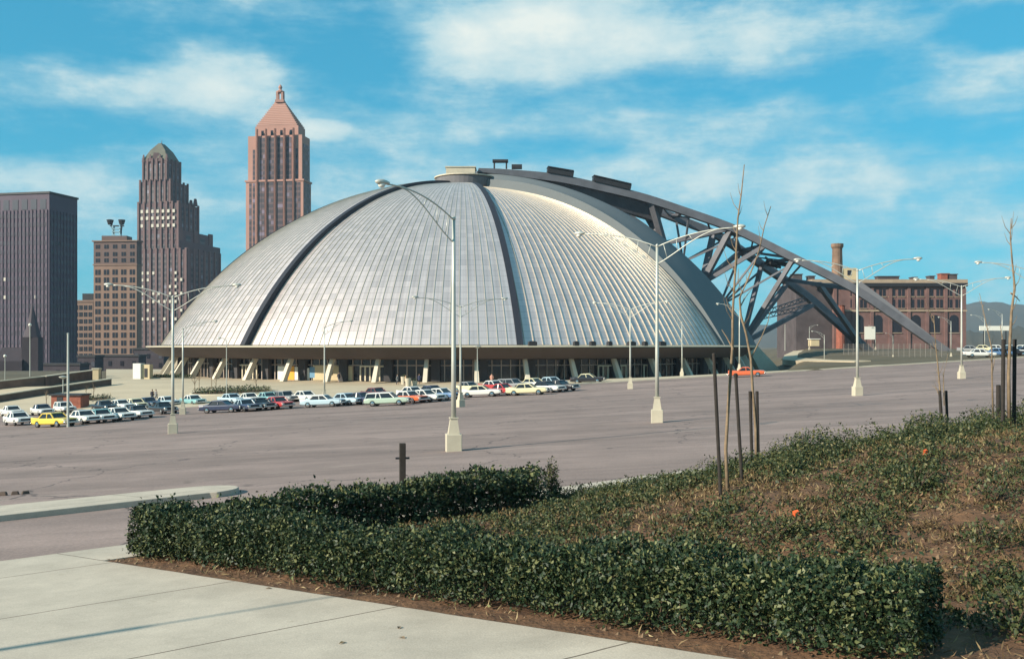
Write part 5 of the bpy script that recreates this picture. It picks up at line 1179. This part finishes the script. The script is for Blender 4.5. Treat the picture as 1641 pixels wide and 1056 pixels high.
for px, py, lab in ((1275, 838, 'orange scrap of litter on the soil behind the near hedge'), (1483, 738, 'small orange scrap of litter among the crest plants')):
    p = hit(px, py, bed_z); b = MB(); b.loft([[(-.05, -.03, .12), (.05, -.035, .13), (.055, .03, .15), (-.04, .035, .13)], [(-.04, -.02, .19), (.045, -.03, .20), (.04, .03, .22), (-.045, .02, .2)]]); o = b.build('litter_scrap', mat('orange_litter', (.75, .12, .03), .6)); o.location = p; tag(o, lab, 'litter')
# saplings and their stakes
def sapling(label, pts, Y, r0, branches=(), fun=bed_z):
    base = at(*pts[0], Y); base.z = min(base.z, float(fun(base.x, base.y))) if abs(base.z - float(fun(base.x, base.y))) < 1 else base.z
    t = thing('sapling', label, 'tree', base, 0, 'staked bare saplings'); P = [at(px, py, Y) - base for px, py in pts]; P[0].z -= .15; b = MB(); n = len(P)
    P = [p + Vector((0, random.uniform(-.03, .03), 0)) for p in P]
    b.tube(P, [r0 * .8 * (1 - .78 * i / (n - 1)) for i in range(n)], 7); b.build('trunk', M_bark, t, smooth=True)
    for k in range(12):
        i = random.randint(n // 3, n - 2); q = P[i].lerp(P[i + 1], random.random()); a = random.uniform(0, 6.28); l = random.uniform(.1, .42); d_ = Vector((math.cos(a) * .6, math.sin(a) * .6, .8)) * l
        b = MB(); b.tube([q, q + d_ * .6, q + d_ + Vector((0, 0, l * .4))], [r0 * .2, r0 * .13, r0 * .05], 5); b.build('twig', M_bark, t)
    for br in branches:
        b = MB(); Q = [at(px, py, Y) - base for px, py in br]; Q = [q + Vector((0, .10 * i, 0)) for i, q in enumerate(Q)]; b.tube(Q, [r0 * .38 * (1 - .7 * i / (len(Q) - 1)) for i in range(len(Q))], 6); b.build('branch', M_bark, t)
    return t
def stake(label, top, bot, Y, r=.035):
    p = at(*bot, Y); q = at(*top, Y); o = MB().tube([Vector((0, 0, -.3)), q - p], r * .85, 8); o.lathe([(r * .98, 0), (r * .8, .02), (.003, .025)], q - p, 8); ob = o.build('tree_stake', M_stake); ob.location = p; return tag(ob, label, 'stake', 'dark tree stakes')
Y1 = hit(1167, 787, bed_z).y
sapling('tall straight bare sapling between two tall stakes in front of the dome', [(1167, 790), (1163, 720), (1168, 640), (1174, 560), (1174, 500), (1179, 430), (1182, 350), (1188, 310), (1193, 264)], Y1, .048, [[(1175, 560), (1166, 540), (1160, 528)], [(1178, 440), (1183, 415), (1184, 395)]])
stake('tall dark stake left of the tall sapling before the dome', (1144, 568), (1156, 792), Y1 - .2, .040); stake('tall dark stake right of the tall sapling before the dome', (1179, 600), (1190, 765), Y1 + 1.2, .040)
Y2 = 27.0
sapling('curving bare sapling between two short stakes in front of the dome', [(1212, 752), (1211, 690), (1206, 620), (1203, 575), (1196, 535), (1187, 505), (1185, 478), (1195, 455), (1208, 425), (1217, 400), (1225, 362), (1235, 331)], Y2, .055, [[(1187, 490), (1196, 476), (1208, 462)], [(1203, 575), (1222, 540), (1234, 515), (1238, 500)], [(1190, 470), (1184, 450), (1186, 430)]], fun=lambda x, y: Lz(x, y) + .1)
stake('short dark stake left of the curving sapling', (1202, 628), (1206, 758), Y2, .05); stake('short dark stake right of the curving sapling', (1213, 628), (1216, 752), Y2, .05)
Y3 = 30.0
sapling('thin forked sapling between two short stakes on the crest of the bed', [(1511, 690), (1508, 640), (1504, 590), (1500, 555), (1496, 506)], Y3, .045, [[(1513, 650), (1514, 600), (1522, 578), (1527, 560)], [(1508, 640), (1502, 622), (1498, 618)]]); stake('short stake left of the forked sapling', (1506, 627), (1510, 690), Y3, .05); stake('short stake right of the forked sapling', (1516, 627), (1519, 690), Y3 + .2, .05)
Y4 = 25.0
sapling('tall bare sapling between two tall stakes at the right edge', [(1618, 660), (1616, 600), (1619, 550), (1622, 500), (1626, 460), (1622, 420), (1620, 380), (1621, 350)], Y4, .06, [[(1617, 580), (1611, 550), (1609, 520)], [(1620, 470), (1632, 476), (1641, 482)]]); stake('tall dark stake left of the sapling at the right edge', (1608, 545), (1607, 660), Y4, .055); stake('tall dark stake right of the sapling at the right edge', (1626, 545), (1625, 660), Y4 + .2, .055)
sapling('very thin sapling left of the tall stakes at the right edge', [(1591, 660), (1590, 600), (1589, 560), (1580, 520), (1570, 470)], Y4 + 3, .035, [[(1590, 600), (1596, 580), (1600, 570)]]); stake('short stump stake beside the very thin sapling', (1600, 618), (1600, 665), Y4 + 3, .07)
# leaf litter on the pavement
for i, (px, py, lab) in enumerate(((430, 943, 'dark dead leaf on the pavement close to the bed edge'), (640, 1006, 'uppermost dead leaf of the little trail on the pavement'), (645, 1022, 'curled dead leaf in the middle of the trail on the pavement'), (549, 1030, 'pale dead leaf lying alone on the pavement'))):
    p = hit(px, py, lambda x, y: Lz(x, y) + .122); b = MB(); b.add([(-.05, 0, .004), (0, -.03, .02), (.06, .005, .006), (.0, .03, .022), (0, 0, .006)], [(0, 1, 4), (1, 2, 4), (2, 3, 4), (3, 0, 4)]); o = b.build('dead_leaf', M_bark if i < 3 else M_straw); o.location = p; o.rotation_euler = (0, 0, i * 1.3); tag(o, lab, 'leaf', 'dead leaves on the pavement')
p = hit(22, 793, Lz)
for i, dx in enumerate((-.35, 0, .3)):
    b = MB(); b.box((0, 0, .05), (.28, .16, .14), .3 * i, .7); o = b.build('rubble_stone', M_stone, bevel=.03); o.location = (p.x + dx, p.y + .1 * i, p.z); tag(o, f'{ORD[i]} of three small dark stones in a row behind the traffic island', 'stone', 'rubble behind the island')

# ------------------------------------------------------------------ the air
hz = bpy.data.materials.new('haze_air'); hz.use_nodes = True; t_ = hz.node_tree; t_.nodes.remove(t_.nodes['Principled BSDF'])
vp = t_.nodes.new('ShaderNodeVolumePrincipled'); vp.inputs['Color'].default_value = (.62, .78, .95, 1); vp.inputs['Density'].default_value = .00010
t_.links.new(vp.outputs[0], t_.nodes['Material Output'].inputs['Volume'])
b = MB(); b.box((0, 2200, 80), (8000, 5600, 216)); tag(b.build('haze', hz), kind='stuff')
for o in bpy.data.objects:
    if o.get('label') and len(o['label'].split()) > 16: print('LONG', o['label'])
